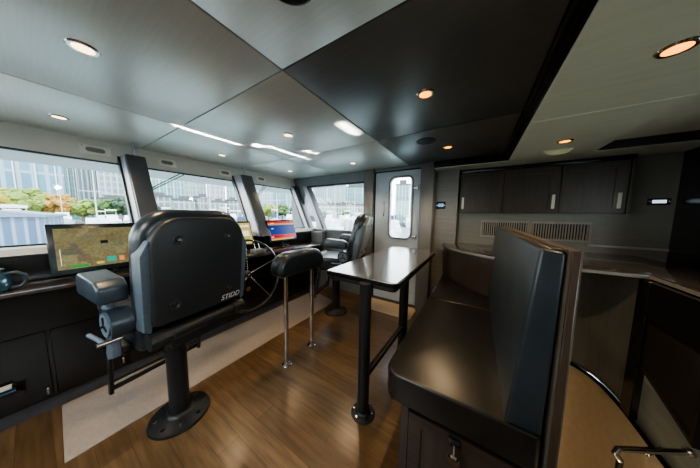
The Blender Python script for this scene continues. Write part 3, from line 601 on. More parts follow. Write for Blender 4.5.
# ------------------------------------------------------------------ helm chairs
def helm_chair(label, lean_amt=.11, shell_mat='shell'):
    t = thing('helm_chair', label, 'chair', (0, 0, 0), 'pedestal helm chairs')
    b = bm_(); lathe(b, [(0, 0), (.168, 0), (.170, .006), (.166, .016), (.15, .022), (.085, .034), (.068, .046), (.064, .055), (0, .055)], n=56); fl = build('base_flange', b, 'black_metal', t)
    for k in range(8):
        a = R(22+45*k); b = bm_(); cyl(b, (.128*math.cos(a), .128*math.sin(a), .02), (.128*math.cos(a), .128*math.sin(a), .034), .013, .011, 12); build('bolt', b, 'steel' if k % 2 else 'black_metal', fl)
    b = bm_(); cyl(b, (0, 0, .045), (0, 0, .66), .056, n=40); build('pedestal', b, 'black_metal', t)
    b = bm_(); cyl(b, (0, 0, .46), (0, 0, .50), .063, n=40); cyl(b, (0, .05, .56), (0, .10, .56), .008); build('collar', b, 'black_metal', t)
    b = bm_(); box(b, -.20, .20, -.18, .18, .645, .70, .012, 3); build('slide_frame', b, 'black_metal', t)
    b = bm_(); prism(b, rrect(-.27, .27, -.255, .255, (.07, .03, .03, .07)), 'z', .695, .835, .045, 5, False); build('seat_cushion', b, 'leather', t)
    b = bm_(); prism(b, rrect(-.31, -.20, -.25, .25, .05), 'z', .72, .845, .035, 4); build('seat_bolster', b, 'leather', t)
    # rear pivot tube
    b = bm_(); cyl(b, (.345, -.235, .775), (.345, .225, .775), .036, n=28); pv = build('pivot_tube', b, 'black_metal', t)
    for s, y in ((-1, -.235), (1, .225)):
        b = bm_(); cyl(b, (.345, y-s*.06, .775), (.345, y+s*.012, .775), .043, n=28); build('pivot_collar', b, 'black_metal', pv)
        b = bm_(); cyl(b, (.378, y-s*.075, .777), (.388, y-s*.075, .777), .008, n=12); build('bolt', b, 'steel', pv)
    b = bm_()
    box(b, .05, .33, -.15, .15, .675, .745, .006, 2)
    build('rear_bracket', b, 'black_metal', t)
    # backrest (faces -X)
    def lean(bm, amt=.11): bm.transform(Matrix(((1, 0, amt, -amt*.8), (0, 1, 0, 0), (0, 0, 1, 0), (0, 0, 0, 1))))
    b = bm_(); prism(b, rrect(-.262, .262, .815, 1.415, (.07, .07, .15, .15), 8), 'x', .18, .315, .055, 6); lean(b, lean_amt); bk = build('backrest', b, 'leather', t)
    b = bm_(); prism(b, rrect(-.20, .20, .88, 1.32, .07, 6), 'x', .178, .20, .02, 4); lean(b, lean_amt); build('lumbar_pad', b, 'leather', bk)
    b = bm_(); prism(b, rrect(-.232, .232, .835, 1.375, (.04, .04, .13, .13), 10), 'x', .29, .358, .014, 3); lean(b, lean_amt); sh = build('back_shell', b, shell_mat, t)
    for s in (-1, 1):
        b = bm_(); prism(b, [(s*.228, .81), (s*.258, .83), (s*.266, 1.20), (s*.236, 1.27), (s*.228, 1.27)], 'x', .255, .345, .008, 2); lean(b, lean_amt); build('side_wing', b, 'shell_side', sh)
    for y, z in ((-.125, 1.265), (.125, 1.265), (-.14, .93), (.14, .93)):
        b = bm_(); xx = .358+lean_amt*(z-.8); lathe(b, [(0, .003), (.009, .003), (.012, .001), (.018, .004), (.025, .003), (.028, -.001), (.028, -.004)], (0, 0, 0), 24)
        b.transform(Matrix.Translation((xx, y, z)) @ Matrix.Rotation(R(90), 4, 'Y')); f = build('shell_fixing', b, 'black_metal', sh)
        b = bm_(); cyl(b, (xx+.002, y, z), (xx+.007, y, z), .008, n=12); build('screw', b, 'steel', f)
    b = textmesh('STIDD', .043, .35)
    b.transform(Matrix.Translation((.3595+lean_amt*.072, .150, .872)) @ Matrix(((0, 0, 1, 0), (1, 0, 0, 0), (0, 1, 0, 0), (0, 0, 0, 1)))); build('lettering', b, 'text', sh, smooth=False)
    # armrests
    for s in (-1, 1):
        b = bm_(); cyl(b, (.20, s*.262, .875), (.20, s*.335, .875), .072, n=36); hg = build('arm_hinge', b, 'leather_blue' if s < 0 else 'black_metal', t)
        b = bm_(); cyl(b, (.20, s*.335, .875), (.20, s*.342, .875), .055, n=30); dsk = build('hinge_disc', b, 'grey_metal', hg)
        for k in range(3):
            a = R(90+120*k); b = bm_(); obox(b, (.20+.022*math.cos(a), s*.344, .875+.022*math.sin(a)), (Vector((math.cos(a), 0, math.sin(a))), Vector((0, 1, 0)), Vector((-math.sin(a), 0, math.cos(a)))), (.036, .005, .011), .002); build('lug', b, 'switch', dsk)
        b = bm_(); prism(b, [(.185, .90), (.235, .90), (.15, 1.02), (.08, 1.02)], 'y', s*.30, s*.33, .004, 2, True); build('arm_bracket', b, 'grey_metal', hg)
        b = bm_(); prism(b, [(.24, .98), (.24, 1.055), (.20, 1.085), (-.01, 1.10), (-.04, 1.08), (-.045, 1.01), (-.03, .99)], 'y', s*.312-.05, s*.312+.05, .022, 4, True); build('arm_pad', b, 'leather_blue', t)
        b = bm_(); prism(b, [(.17, .84), (.21, .84), (.20, .70), (.13, .67), (.11, .70)], 'y', s*.295, s*.325, .004, 2, True); build('lower_bracket', b, 'grey_metal', t)
        b = bm_(); box(b, .0, .19, s*.27-.02, s*.27+.02, .70, .735, .006, 2); build('cross_arm', b, 'black_metal', t)
    b = bm_(); cyl(b, (.20, -.345, .79), (.06, -.36, .80), .009, n=14); lv = build('adjuster_lever', b, 'grey_metal', t)
    b = bm_(); cyl(b, (.20, -.37, .79), (.20, -.29, .79), .011, n=14); build('lever_end', b, 'steel', lv)
    # footrest
    for s in (-1, 1):
        b = bm_(); prism(b, [(-.18, .69), (-.14, .69), (-.21, .27), (-.24, .27)], 'y', s*.245-.009, s*.245+.009, .003, 1, True); fh = build('footrest_hanger', b, 'black_metal', t)
        for z in (.33, .45, .57):
            b = bm_(); xx = -.22+.06*(z-.27)/.42+.004; cyl(b, (xx, s*.245-.011, z), (xx, s*.245+.011, z), .006, n=10); build('bolt', b, 'steel', fh)
    b = bm_(); cyl(b, (-.225, -.24, .30), (-.225, .24, .30), .014, n=18); cyl(b, (-.23, -.24, .34), (-.23, .24, .34), .008, n=12); build('footrest_bar', b, 'black_metal', t)
    return t
chair = helm_chair('near black leather pedestal helm chair seen from behind, with grey left armrest')
M['shell_lit'] = noisy('shell_painted_sheen', (.20, .19, .175), (.26, .245, .225), (60, 60, 60), 2, 3, rough=.3, metal=.3)  # paler copy of the shell, reflected light put into its colour
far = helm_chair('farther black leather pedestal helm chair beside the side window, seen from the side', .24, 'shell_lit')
chair.location = (-1.665, .458, 0); chair.rotation_euler = (0, 0, R(7))
far.location = (-1.655, 2.276, 0); far.rotation_euler = (0, 0, R(17))
far['label'] = 'farther black leather pedestal helm chair beside the side window, seen from the side'

# ------------------------------------------------------------------ padded leaning rail
t = thing('leaning_rail', 'black padded leaning post on two polished steel legs beside the runner', 'leaning rail', (-1.42, 1.35, 0))
b = bm_()
pts = rrect(1.065, 1.64, .85, 1.058, (.06, .06, .145, .145), 12)
prism(b, pts, 'x', -1.50, -1.34, .06, 8); build('padded_cushion', b, 'leather', t)
b = bm_(); box(b, -1.465, -1.385, 1.13, 1.56, .848, .864, .006, 2); build('mounting_plate', b, 'steel', t)
for y in (1.178, 1.514):
    b = bm_(); cyl(b, (-1.42, y, .01), (-1.42, y, .86), .0215, n=32); lg = build('leg', b, 'chrome', t)
    b = bm_(); lathe(b, [(0, 0), (.046, 0), (.047, .006), (.042, .012), (.026, .016), (.023, .03), (0, .03)], (-1.42, y, 0), 32); fo = build('foot_flange', b, 'chrome', lg)
    for k in range(3):
        a = R(120*k+30); b = bm_(); cyl(b, (-1.42+.035*math.cos(a), y+.035*math.sin(a), .011), (-1.42+.035*math.cos(a), y+.035*math.sin(a), .016), .005, n=10); build('screw', b, 'steel', fo)

# ------------------------------------------------------------------ table
t = thing('table', 'tall glossy dark brown table on black tube legs with a foot bar beside the bench', 'table', (-.6, 1.2, 0))
out = rrect(-.945, -.39, 1.165, 2.62, (.03, .03, .16, .03), 6)
b = bm_(); prism(b, out, 'z', .955, .98, .006, 2); tp = build('tabletop', b, 'table_top', t, sharp=20)
b = bm_(); sheet(b, out[::-1]+out[-1:], .948, .974, .003); build('edge_band', b, 'black_wood', tp)
b = bm_(); ring(b, rrect(-.93, -.405, 1.18, 2.605, (.03, .03, .15, .03), 4), rrect(-.90, -.435, 1.21, 2.575, (.02, .02, .14, .02), 4), 'z', .915, .956); build('apron', b, 'black_metal', t)
b = bm_(); cyl(b, (-.60, 1.157, .01), (-.60, 1.157, .95), .040, n=40); lg = build('leg', b, 'black_metal', t)
b = bm_(); lathe(b, [(0, 0), (.083, 0), (.085, .006), (.08, .014), (.055, .018), (.05, .03), (.044, .034), (0, .034)], (-.60, 1.157, 0), 44); fo = build('foot_flange', b, 'black_metal', lg)
for k in range(6):
    a = R(60*k+15); b = bm_(); cyl(b, (-.60+.066*math.cos(a), 1.157+.066*math.sin(a), .014), (-.60+.066*math.cos(a), 1.157+.066*math.sin(a), .021), .007, n=12); build('bolt', b, 'steel', fo)
b = bm_(); cyl(b, (-.53, 1.80, .01), (-.53, 1.80, .95), .040, n=40); lg = build('leg', b, 'black_metal', t)
b = bm_(); lathe(b, [(0, 0), (.083, 0), (.085, .006), (.08, .014), (.055, .018), (.05, .03), (.044, .034), (0, .034)], (-.53, 1.80, 0), 44); build('foot_flange', b, 'black_metal', lg)
b = bm_(); cyl(b, (-.60, 1.157, .27), (-.53, 1.80, .37), .022, n=28); build('foot_bar', b, 'black_metal', t)

# ------------------------------------------------------------------ bench (settee)
BY0, BY1 = .915, 2.82
t = thing('bench_settee', 'black leather bench with tall padded backrest on a dark wooden base', 'bench', (0, 1.8, 0))
b = bm_(); prism(b, [(-.27, BY0+.03), (.255, BY0+.03), (.255, 2.36), (.13, 2.38), (-.02, 2.50), (-.16, 2.64), (-.27, 2.84)], 'z', 0, .485); build('base', b, 'wenge', t, smooth=False)
b = bm_(); x0, x1, z0, z1 = -.225, .215, .03, .435
ring(b, [(x0, z0), (x1, z0), (x1, z1), (x0, z1)], [(x0+.06, z0+.06), (x1-.06, z0+.06), (x1-.06, z1-.06), (x0+.06, z1-.06)], 'y', BY0+.012, BY0+.029)
dr = build('drawer_front', b, 'wengeX', t, smooth=False)
b = bm_(); box(b, x0+.055, x1-.055, BY0+.02, BY0+.029, z0+.055, z1-.055); build('drawer_panel', b, 'wenge', dr, smooth=False)
b = bm_(); o_ = [(x0-.006, z0-.006), (x1+.006, z0-.006), (x1+.006, z1+.006), (x0-.006, z1+.006)]; ring(b, o_, [(x0, z0), (x1, z0), (x1, z1), (x0, z1)], 'y', BY0+.022, BY0+.031); build('shadow_gap', b, 'grille_void', dr, smooth=False)
kx, kz = -.022, .385
b = bm_(); box(b, kx-.025, kx+.02, BY0-.002, BY0+.014, kz+.005, kz+.045, .004, 2); build('latch_plate', b, 'switch', dr)
b = bm_(); cyl(b, (kx, BY0+.005, kz+.012), (kx, BY0-.028, kz-.004), .006, n=12); kn = build('knob', b, 'chrome', dr)
b = bm_(); cyl(b, (kx, BY0-.028, kz-.022), (kx, BY0-.036, kz-.024), .026, .023, 32); build('knob_disc', b, 'chrome', kn)
# seat cushions: rounded front nose
def seat(y0, y1, near, shape=None):
    b = bm_()
    out = shape or rrect(-.352, .245, y0, y1, (.075 if near else .012, .02, .012, .012), 8)
    prism(b, out, 'z', .475, .622, .035, 5); return b
build('seat_cushion', seat(BY0-.015, 1.985, True), 'leather_seat', t)
sh = [(-.352, 1.99), (.245, 1.99), (.245, 2.31), (.12, 2.35), (-.03, 2.46), (-.18, 2.61), (-.30, 2.79), (-.352, 2.95)]
build('seat_cushion', seat(0, 0, False, sh), 'leather_seat', t)
# backrest cushion with slight lean
b = bm_(); prism(b, [(.135, .600), (.245, .600), (.255, 1.285), (.188, 1.295)], 'y', BY0, BY1-.08, .012, 5, True); bc = build('backrest_cushion', b, 'leather_back', t)
b = bm_(); tube(b, [(.150, BY0+.012, .64), (.191, BY0+.012, 1.275), (.196, BY0+.03, 1.286), (.196, BY1-.11, 1.286), (.190, BY1-.092, 1.27)], .0035, 8); build('piping', b, 'leather', bc)
b = bm_(); box(b, .257, .264, BY0, BY1-.08, .02, 1.292); build('back_board_edge', b, 'edge_light', t, smooth=False)
b = bm_(); box(b, .264, .284, BY0-.008, BY1-.08, .02, 1.296, .002, 1); pn = build('back_panel', b, 'panel_brown', t)
b = bm_(); box(b, .285, .289, BY0-.004, BY1-.08, .02, 1.292); build('outer_edging', b, 'edge_light', pn, smooth=False)
b = bm_(); box(b, .215, .252, BY0+.01, BY1-.09, 1.286, 1.296, .003, 1); build('top_cap', b, 'wengeX', t)
b = bm_(); box(b, .252, .257, BY0+.01, BY1-.09, 1.286, 1.299); build('top_bead', b, 'edge_light', t, smooth=False)

# ------------------------------------------------------------------ the harbour outside
WZ0 = -2.9
def pol(az, d): a = R(az); return (-math.sin(a)*d, math.cos(a)*d)
def water_mat():
    m, nt, bb = nmat('harbour_water'); setp(bb, rough=.45, spec=.25, color=(.10, .135, .14)); L = nt.links.new
    n = nt.nodes.new('ShaderNodeTexNoise'); n.inputs['Scale'].default_value = 1.1; n.inputs['Detail'].default_value = 5; L(coords(nt), n.inputs['Vector'])
    bp = nt.nodes.new('ShaderNodeBump'); bp.inputs['Strength'].default_value = .5; bp.inputs['Distance'].default_value = .15; L(n.outputs[0], bp.inputs['Height']); L(bp.outputs[0], bb.inputs['Normal']); return m
M['water'] = water_mat()
b = bm_(); box(b, -330, 60, -120, 330, WZ0-.3, WZ0); struct('water', b, 'water', smooth=False)
def tower_mat(name, wall, glass, sx, sz, g2=None):
    dk = lambda c: tuple(.40*q**1.25 for q in c) if c else None
    wall, glass, g2 = dk(wall), dk(glass), dk(g2)
    m, nt, bb = nmat(name); setp(bb, rough=.35); L = nt.links.new
    br = nt.nodes.new('ShaderNodeTexBrick'); br.offset = 0
    tc = nt.nodes.new('ShaderNodeTexCoord'); sp = nt.nodes.new('ShaderNodeSeparateXYZ'); L(tc.outputs['Object'], sp.inputs[0])
    ad = nt.nodes.new('ShaderNodeMath'); ad.operation = 'ADD'; L(sp.outputs[0], ad.inputs[0]); L(sp.outputs[1], ad.inputs[1])
    cb = nt.nodes.new('ShaderNodeCombineXYZ'); L(ad.outputs[0], cb.inputs[0]); L(sp.outputs[2], cb.inputs[1]); L(cb.outputs[0], br.inputs['Vector'])
    br.inputs['Scale'].default_value = 1; br.inputs['Brick Width'].default_value = sx; br.inputs['Row Height'].default_value = sz; br.inputs['Mortar Size'].default_value = .16*sx; br.inputs['Mortar Smooth'].default_value = .1
    br.inputs['Color1'].default_value = (*glass, 1); br.inputs['Color2'].default_value = (*(g2 or glass), 1); br.inputs['Mortar'].default_value = (*wall, 1)
    L(br.outputs[0], bb.inputs['Base Color']); return m
M['mast'] = noisy('mast', (.34, .34, .34), (.42, .42, .42), rough=.4)
M['t_blue'] = tower_mat('tower_blue_glass', (.50, .66, .74), (.16, .38, .52), 3.0, 9, (.26, .50, .62))
M['t_teal'] = tower_mat('tower_teal_glass', (.42, .62, .62), (.12, .38, .40), 1.6, 3.2, (.22, .46, .48))
M['t_white'] = tower_mat('tower_white_bands', (.72, .74, .74), (.28, .42, .50), 2.2, 3.0, (.40, .52, .58))
M['t_pale'] = tower_mat('tower_pale_haze', (.66, .76, .78), (.38, .56, .62), 2.6, 3.0, (.46, .62, .66))
M['t_stripe'] = tower_mat('tower_vertical_stripes', (.68, .76, .76), (.20, .36, .40), 1.5, 30, (.28, .46, .50))
M['roofdark'] = noisy('dark_flat_roof', (.035, .04, .045), (.06, .065, .07), rough=.7)
def tower(az, d, w, h, mat, lab, dep=None, rot=None, crown=False):
    x, y = pol(az, d); dep = dep or min(w*.6, 6); t = thing('tower_building', lab, 'building', (x, y, WZ0+1)); 
    z0 = WZ0
    b = bm_(); box(b, -w/2, w/2, -dep/2, dep/2, 0, h)
    rt = R(az if rot is None else rot); b.transform(Matrix.Translation((x, y, z0)) @ Matrix.Rotation(rt, 4, 'Z')); build('facade', b, mat, t, smooth=False)
    b = bm_(); box(b, -w/2-.3, w/2+.3, -dep/2-.3, dep/2+.3, h, h+.8); 
    if crown: box(b, -w/4, w/4, -dep/4, dep/4, h+.8, h+3.5)
    b.transform(Matrix.Translation((x, y, z0)) @ Matrix.Rotation(rt, 4, 'Z')); build('roof', b, 'roofdark', t, smooth=False)
    b = bm_()
    for k in range(5): box(b, -w/2+w*k/4.5, -w/2+w*k/4.5+.35, -dep/2-.35, -dep/2, 3, h)
    b.transform(Matrix.Translation((x, y, z0)) @ Matrix.Rotation(rt, 4, 'Z')); build('pilasters', b, 'mast', t, smooth=False)
TW = [(99, 185, 26, 80, 't_blue', 'broad blue glass tower at the left edge of the first window'),
      (90.5, 150, 20, 85, 't_blue', 'blue glass tower with wide panes above the yellow tree'),
      (86.7, 190, 8, 85, 't_teal', 'slender teal tower behind the orange tree'),
      (84.2, 178, 8, 85, 't_stripe', 'slim striped tower in the middle of the first window'),
      (81.6, 158, 9, 80, 't_white', 'white banded apartment tower in the first window'),
      (78.3, 200, 13, 90, 't_pale', 'pale hazy tower at the right of the first window'),
      (74.0, 140, 12, 33, 't_teal', 'teal glass block at the left of the second window'),
      (70.2, 172, 16, 30, 't_pale', 'pale wide block in the second window'),
      (65.6, 160, 10, 37, 't_white', 'white high block in the middle of the second window'),
      (62.0, 182, 10, 36, 't_pale', 'pale block near the middle pillar'),
      (56.5, 196, 24, 31, 't_pale', 'low wide hazy block behind the trees of the third window'),
      (51.0, 230, 30, 36, 't_blue', 'bluish block far behind the third window'),
      (41.5, 130, 36, 24, 't_stripe', 'long striped glass building filling the side window'),
      (30.5, 150, 24, 24, 't_teal', 'teal glass hall at the right of the side window'),
      (17.8, 140, 9, 24, 't_teal', 'teal glass tower seen through the door pane'),
      (14.6, 165, 7, 33, 't_white', 'white tower seen at the right of the door pane'),
      (22.2, 190, 10, 22, 't_blue', 'blue block at the left of the door pane')]
for a in TW: tower(*a, crown=a[3] < 60)
# low houses along the far quay
M['house'] = tower_mat('quay_house', (.68, .70, .68), (.22, .30, .34), 1.8, 2.6, (.34, .42, .46))
for az, d, w, h in ((75.5, 95, 6, 9.5), (71.5, 92, 5.6, 8.5), (68.2, 95, 4.8, 9.8), (65.2, 90, 4.2, 8.2), (62.4, 96, 4.2, 9.2), (81.5, 100, 8, 8), (35, 100, 26, 9)):
    x, y = pol(az, d); t = thing('quay_house', {75.5: 'wide low white quay house at the left of the second window', 71.5: 'low white quay house left of the middle of the second window', 68.2: 'taller low quay house in the middle of the second window',
        65.2: 'small low quay house right of the middle of the second window', 62.4: 'low quay house beside the middle pillar', 81.5: 'low quay house among the trees of the first window', 35: 'long low pavilion across the side window'}[az], 'building', (x, y, WZ0))
    mt = Matrix.Translation((x, y, WZ0)) @ Matrix.Rotation(R(az), 4, 'Z')
    b = bm_(); box(b, -w/2, w/2, -3, 3, 0, h); b.transform(mt); build('wall', b, 'house', t, smooth=False)
    b = bm_(); box(b, -w/2-.4, w/2+.4, -3.4, 3.4, h, h+.5); box(b, -w/4, w/4, -2, 2, h+.5, h+1.4); b.transform(mt); build('roof', b, 'roofdark', t, smooth=False)
# quay edge
b = bm_(); 
for az in range(8, 108, 4):
    x, y = pol(az+2, 84); q = bm_(); box(q, -3.3, 3.3, -2, 4, 0, 1.6); q.transform(Matrix.Translation((x, y, WZ0)) @ Matrix.Rotation(R(az+2), 4, 'Z')); merge(b, q)
struct('quay', b, noisy('quay_stone', (.09, .09, .085), (.13, .13, .12), (1, 1, 1), 1, 4, rough=.8), smooth=False)

# trees
def leafmat(name, c0, c1):
    c0, c1 = tuple(.42*q**1.25 for q in c0), tuple(.50*q**1.25 for q in c1)
    return noisy(name, c0, c1, (1.3, 1.3, 1.3), 2.2, 5, bump=.8, bdist=.3, rough=.8)
M['l_yel'] = leafmat('leaves_yellow', (.42, .36, .03), (.62, .52, .08)); M['l_org'] = leafmat('leaves_orange', (.58, .30, .06), (.72, .46, .12))
M['l_grn'] = leafmat('leaves_green', (.10, .19, .06), (.20, .32, .10)); M['l_dk'] = leafmat('leaves_dark', (.06, .13, .08), (.13, .22, .12)); M['l_lim'] = leafmat('leaves_lime', (.30, .40, .08), (.42, .52, .14))
M['bark'] = noisy('bark', (.12, .09, .06), (.2, .15, .1), rough=.9)
def tree(az, d, h, r, mat, lab):
    sc_ = 89/d; h = 4.3+(h-5.6)*sc_*.85; r *= sc_*.78; d = 89
    x, y = pol(az, d); t = thing('quay_tree', lab, 'tree', (x, y, WZ0+1.5), 'trees along the quay')
    b = bm_(); rnd = random.Random(int(az*10))
    for k in range(90):
        v = Vector((rnd.gauss(0, 1), rnd.gauss(0, 1), rnd.gauss(0, 1))).normalized()*rnd.random()**.4
        rr = r*(.16+.14*rnd.random()); p = Vector((x+v.x*r*.95, y+v.y*r*.95, WZ0+h-r*.72+v.z*r*.66-rr*.4))
        s = bm_(); bmesh.ops.create_icosphere(s, subdivisions=2, radius=rr, matrix=Matrix.Translation(p))
        for q in s.verts: q.co += Vector((rnd.random()-.5, rnd.random()-.5, rnd.random()-.5))*rr*.5
        merge(b, s)
    build('crown', b, mat, t, smooth=False)
    b = bm_(); cyl(b, (x, y, WZ0+1.5), (x, y, WZ0+h-r*.6), .28, .16, 10); build('trunk', b, 'bark', t)
TR = [(93.5, 58, 9.6, 3.6, 'l_yel', 'yellow autumn tree at the left edge of the first window'), (90.2, 60, 9.8, 3.6, 'l_lim', 'lime yellow tree behind the blue boathouse'), (87.6, 57, 9.0, 2.7, 'l_org', 'orange autumn tree in the first window'),
      (85.2, 60, 8.3, 2.6, 'l_lim', 'small lime tree right of the orange tree'), (82.8, 66, 8.8, 3.0, 'l_grn', 'green tree in the middle of the first window'), (80.2, 64, 9.4, 3.2, 'l_dk', 'dark green tree near the right side of the first window'),
      (77.6, 66, 9.2, 3.0, 'l_dk', 'dark green tree behind the near pillar'), (57.5, 74, 8.6, 2.9, 'l_grn', 'green tree beside the middle pillar in the third window'), (54.2, 76, 9.8, 3.6, 'l_lim', 'lime tree in the middle of the third window'),
      (50.8, 72, 9.4, 3.4, 'l_grn', 'round green tree right of the lime tree in the third window'), (47.5, 78, 9.0, 3.0, 'l_dk', 'dark tree at the right of the third window'), (39.5, 78, 7.0, 2.2, 'l_dk', 'small dark tree left in the side window'), (33.0, 78, 7.4, 2.5, 'l_grn', 'green tree right in the side window')]
for a in TR: tree(*a)

# boats
M['hull'] = noisy('white_hull', (.42, .44, .45), (.52, .53, .53), rough=.25); M['boatglass'] = noisy('boat_windows', (.03, .05, .07), (.06, .09, .12), rough=.15)
M['canvas'] = noisy('navy_canvas', (.012, .022, .045), (.02, .034, .065), rough=.8)
def boat(az, d, L, rot, lab, mast=0, canvas=False, s=1.0):
    x, y = pol(az, d); t = thing('moored_boat', lab, 'boat', (x, y, WZ0), 'boats moored in the harbour')
    mt = Matrix.Translation((x, y, WZ0)) @ Matrix.Rotation(R(rot), 4, 'Z'); W = L*.30; H = L*.13*s+.3
    b = bm_(); secs = [(-.5, .85, 0), (-.2, 1, 0), (.15, .95, .05), (.38, .55, .14), (.5, .03, .22)]; V = []
    for u, w, up in secs: V.append([b.verts.new(p) for p in ((u*L, -w*W/2*.7, -.2), (u*L*1.02, -w*W/2, H+up*L*.4), (u*L*1.02, w*W/2, H+up*L*.4), (u*L, w*W/2*.7, -.2))])
    for p, q in zip(V, V[1:]):
        for k in range(4): b.faces.new((p[k], p[(k+1) % 4], q[(k+1) % 4], q[k]))
    b.faces.new(V[0][::-1]); b.faces.new(V[-1]); bmesh.ops.recalc_face_normals(b, faces=b.faces[:]); b.transform(mt); build('hull', b, 'hull', t)
    b = bm_(); prism(b, [(-.36*L, H), (.24*L, H), (.12*L, H+.10*L), (-.36*L, H+.11*L)], 'y', -W*.36, W*.36, .08, 2, True); prism(b, [(-.30*L, H+.11*L), (.03*L, H+.10*L), (-.03*L, H+.19*L), (-.28*L, H+.19*L)], 'y', -W*.28, W*.28, .06, 2, True)
    b.transform(mt); cb = build('cabin', b, 'canvas' if canvas else 'hull', t)
    b = bm_(); box(b, -.30*L, .10*L, -W*.365, W*.365, H+.045*L, H+.085*L); box(b, -.25*L, -.03*L, -W*.285, W*.285, H+.13*L, H+.17*L); b.transform(mt); build('cabin_windows', b, 'boatglass', cb, smooth=False)
    if mast:
        b = bm_(); cyl(b, (0, 0, H), (0, 0, mast), .07, .04, 8); cyl(b, (0, 0, H+.16*L), (-.42*L, 0, H+.18*L), .06, n=8); cyl(b, (0, -.12*L, mast*.65), (0, .12*L, mast*.65), .03, n=6); b.transform(mt); build('mast', b, 'mast', t)
    else:
        b = bm_(); cyl(b, (-.2*L, -W*.25, H+.19*L), (-.2*L, -W*.25, H+.30*L), .03, n=6); cyl(b, (-.2*L, W*.25, H+.19*L), (-.2*L, W*.25, H+.30*L), .03, n=6); box(b, -.22*L, -.18*L, -W*.28, W*.28, H+.28*L, H+.31*L); b.transform(mt); build('radar_arch', b, 'hull', t)
where = [('first window', 77, 92, 14), ('second window', 59, 75, 16), ('third window', 45, 58, 15), ('side window', 28, 43, 16), ('door pane', 15, 21, 5)]
ords = ['first', 'second', 'third', 'fourth', 'fifth', 'sixth', 'seventh', 'eighth', 'ninth', 'tenth', 'eleventh', 'twelfth', 'thirteenth', 'fourteenth', 'fifteenth', 'sixteenth', 'seventeenth', 'eighteenth', 'nineteenth', 'twentieth']
rnd = random.Random(7)
placed = []; TOTAL = 0
for nm, a0, a1, n in where:
    cand = []
    for ring_, d0 in enumerate((76, 63, 37, 27)):
        az = a1 - rnd.uniform(.3, 1.5)
        while az > a0:
            d = d0*rnd.uniform(.98, 1.03); L = rnd.uniform(8.5, 12) if d0 > 50 else (rnd.uniform(7, 9.5) if d0 > 30 else rnd.uniform(5.5, 7)); p = Vector(pol(az, d))
            if not any((p-q).length < (L+m)*.235 for q, m in placed) and (p-Vector(pol(91.6, 25))).length > 7 and not any(abs(d-48) < 4.5 and abs(az-pa) < 9 for pa in (84, 66, 50, 34)) and (p-Vector(pol(99, 17))).length > 9:
                placed.append((p, L)); cand.append((az, d, L, ring_))
            az -= math.degrees(L/d)*.5
    cand.sort(key=lambda c: -c[0])
    for az, d, L, ring_ in cand:
        ms = 0 if ring_ > 2 else rnd.choice([0, 0, 8, 10]); cv = rnd.random() < .25
        where_d = 'against the far quay' if ring_ == 0 else ('in the far row' if ring_ < 2 else ('in the middle row' if ring_ < 3 else 'in the near row'))
        key = (nm, where_d); CNT = globals().setdefault('CNT', {}); CNT[key] = CNT.get(key, 0)+1
        boat(az, d, L, az+rnd.choice([84, 90, 96, -90, -84]), '%s boat from the left %s of the %s%s%s' % (ords[CNT[key]-1], where_d, nm, ' masted' if ms else '', ' navy cabin' if cv else ''), ms, canvas=cv, s=1.3)
# piers
M['pier'] = noisy('pier_boards', (.10, .095, .08), (.16, .15, .135), (1, 8, 1), 1, 4, rough=.8)
for az, d, L, rot, lab in ((84, 48, 12, 84, 'floating pier across the first window'), (66, 48, 12, 66, 'floating pier across the second window'), (50, 48, 11, 50, 'floating pier across the third window'), (34, 48, 12, 34, 'floating pier across the side window'), (99, 17, 26, 8, 'near wooden pier running along the lower left of the first window')):
    x, y = pol(az, d); mt = Matrix.Translation((x, y, WZ0)) @ Matrix.Rotation(R(rot), 4, 'Z'); t = thing('pier', lab, 'pier', (x, y, WZ0), 'piers of the marina')
    b = bm_(); box(b, -L/2, L/2, -1, 1, .25, .65); b.transform(mt); build('deck', b, 'pier', t, smooth=False)
    for k in range(6):
        b = bm_(); xx = -L/2+L*(k+.5)/6; cyl(b, (xx, 1.15, -.2), (xx, 1.15, 2.4), .14, n=10); b.transform(mt); build('piling', b, 'mast', t)
# blue boathouse at the left
M['blueclad'] = tower_mat('blue_cladding', (.42, .52, .66), (.14, .24, .40), .5, 6, (.22, .34, .52))
x, y = pol(91.6, 25); mt = Matrix.Translation((x, y, WZ0)) @ Matrix.Rotation(R(75), 4, 'Z'); t = thing('boathouse', 'blue clad floating boathouse low at the left of the first window', 'boathouse', (x, y, WZ0))
b = bm_(); box(b, -1.6, 1.6, -1.8, 1.8, .3, 3.9); b.transform(mt); build('wall', b, 'blueclad', t, smooth=False)
b = bm_(); prism(b, [(-1.75, 3.9), (1.75, 3.9), (1.75, 4.05), (0, 4.3), (-1.75, 4.05)], 'y', -1.95, 1.95); b.transform(mt); build('roof', b, noisy('blue_roof', (.08, .11, .15), (.12, .15, .19), rough=.5), t, smooth=False)
# wipers on the windscreen
for (y0, z0, y1, z1, lab) in ((-.16, 1.89, -.42, 1.62, 'wiper arm at the top left of the first window'), (1.06, 1.89, .70, 1.63, 'wiper arm at the top of the second window'), (2.28, 1.89, 1.98, 1.63, 'wiper arm at the top of the third window')):
    t = thing('wiper', lab, 'wiper', (XW(z0)-.03, y0, z0), 'windscreen wipers')
    for k, dy in ((0, 0), (1, .05)):
        b = bm_(); cyl(b, (XW(z0)-.045, y0+dy, z0), (XW(z1)-.035, y1+dy*.6, z1), .006, n=8); build('arm', b, 'black_metal', t)
    b = bm_(); box(b, XW(z1)-.035, XW(z1)-.02, y1-.012, y1+.06, z1-.03, z1+.01); build('blade_holder', b, 'black_metal', t, smooth=False)

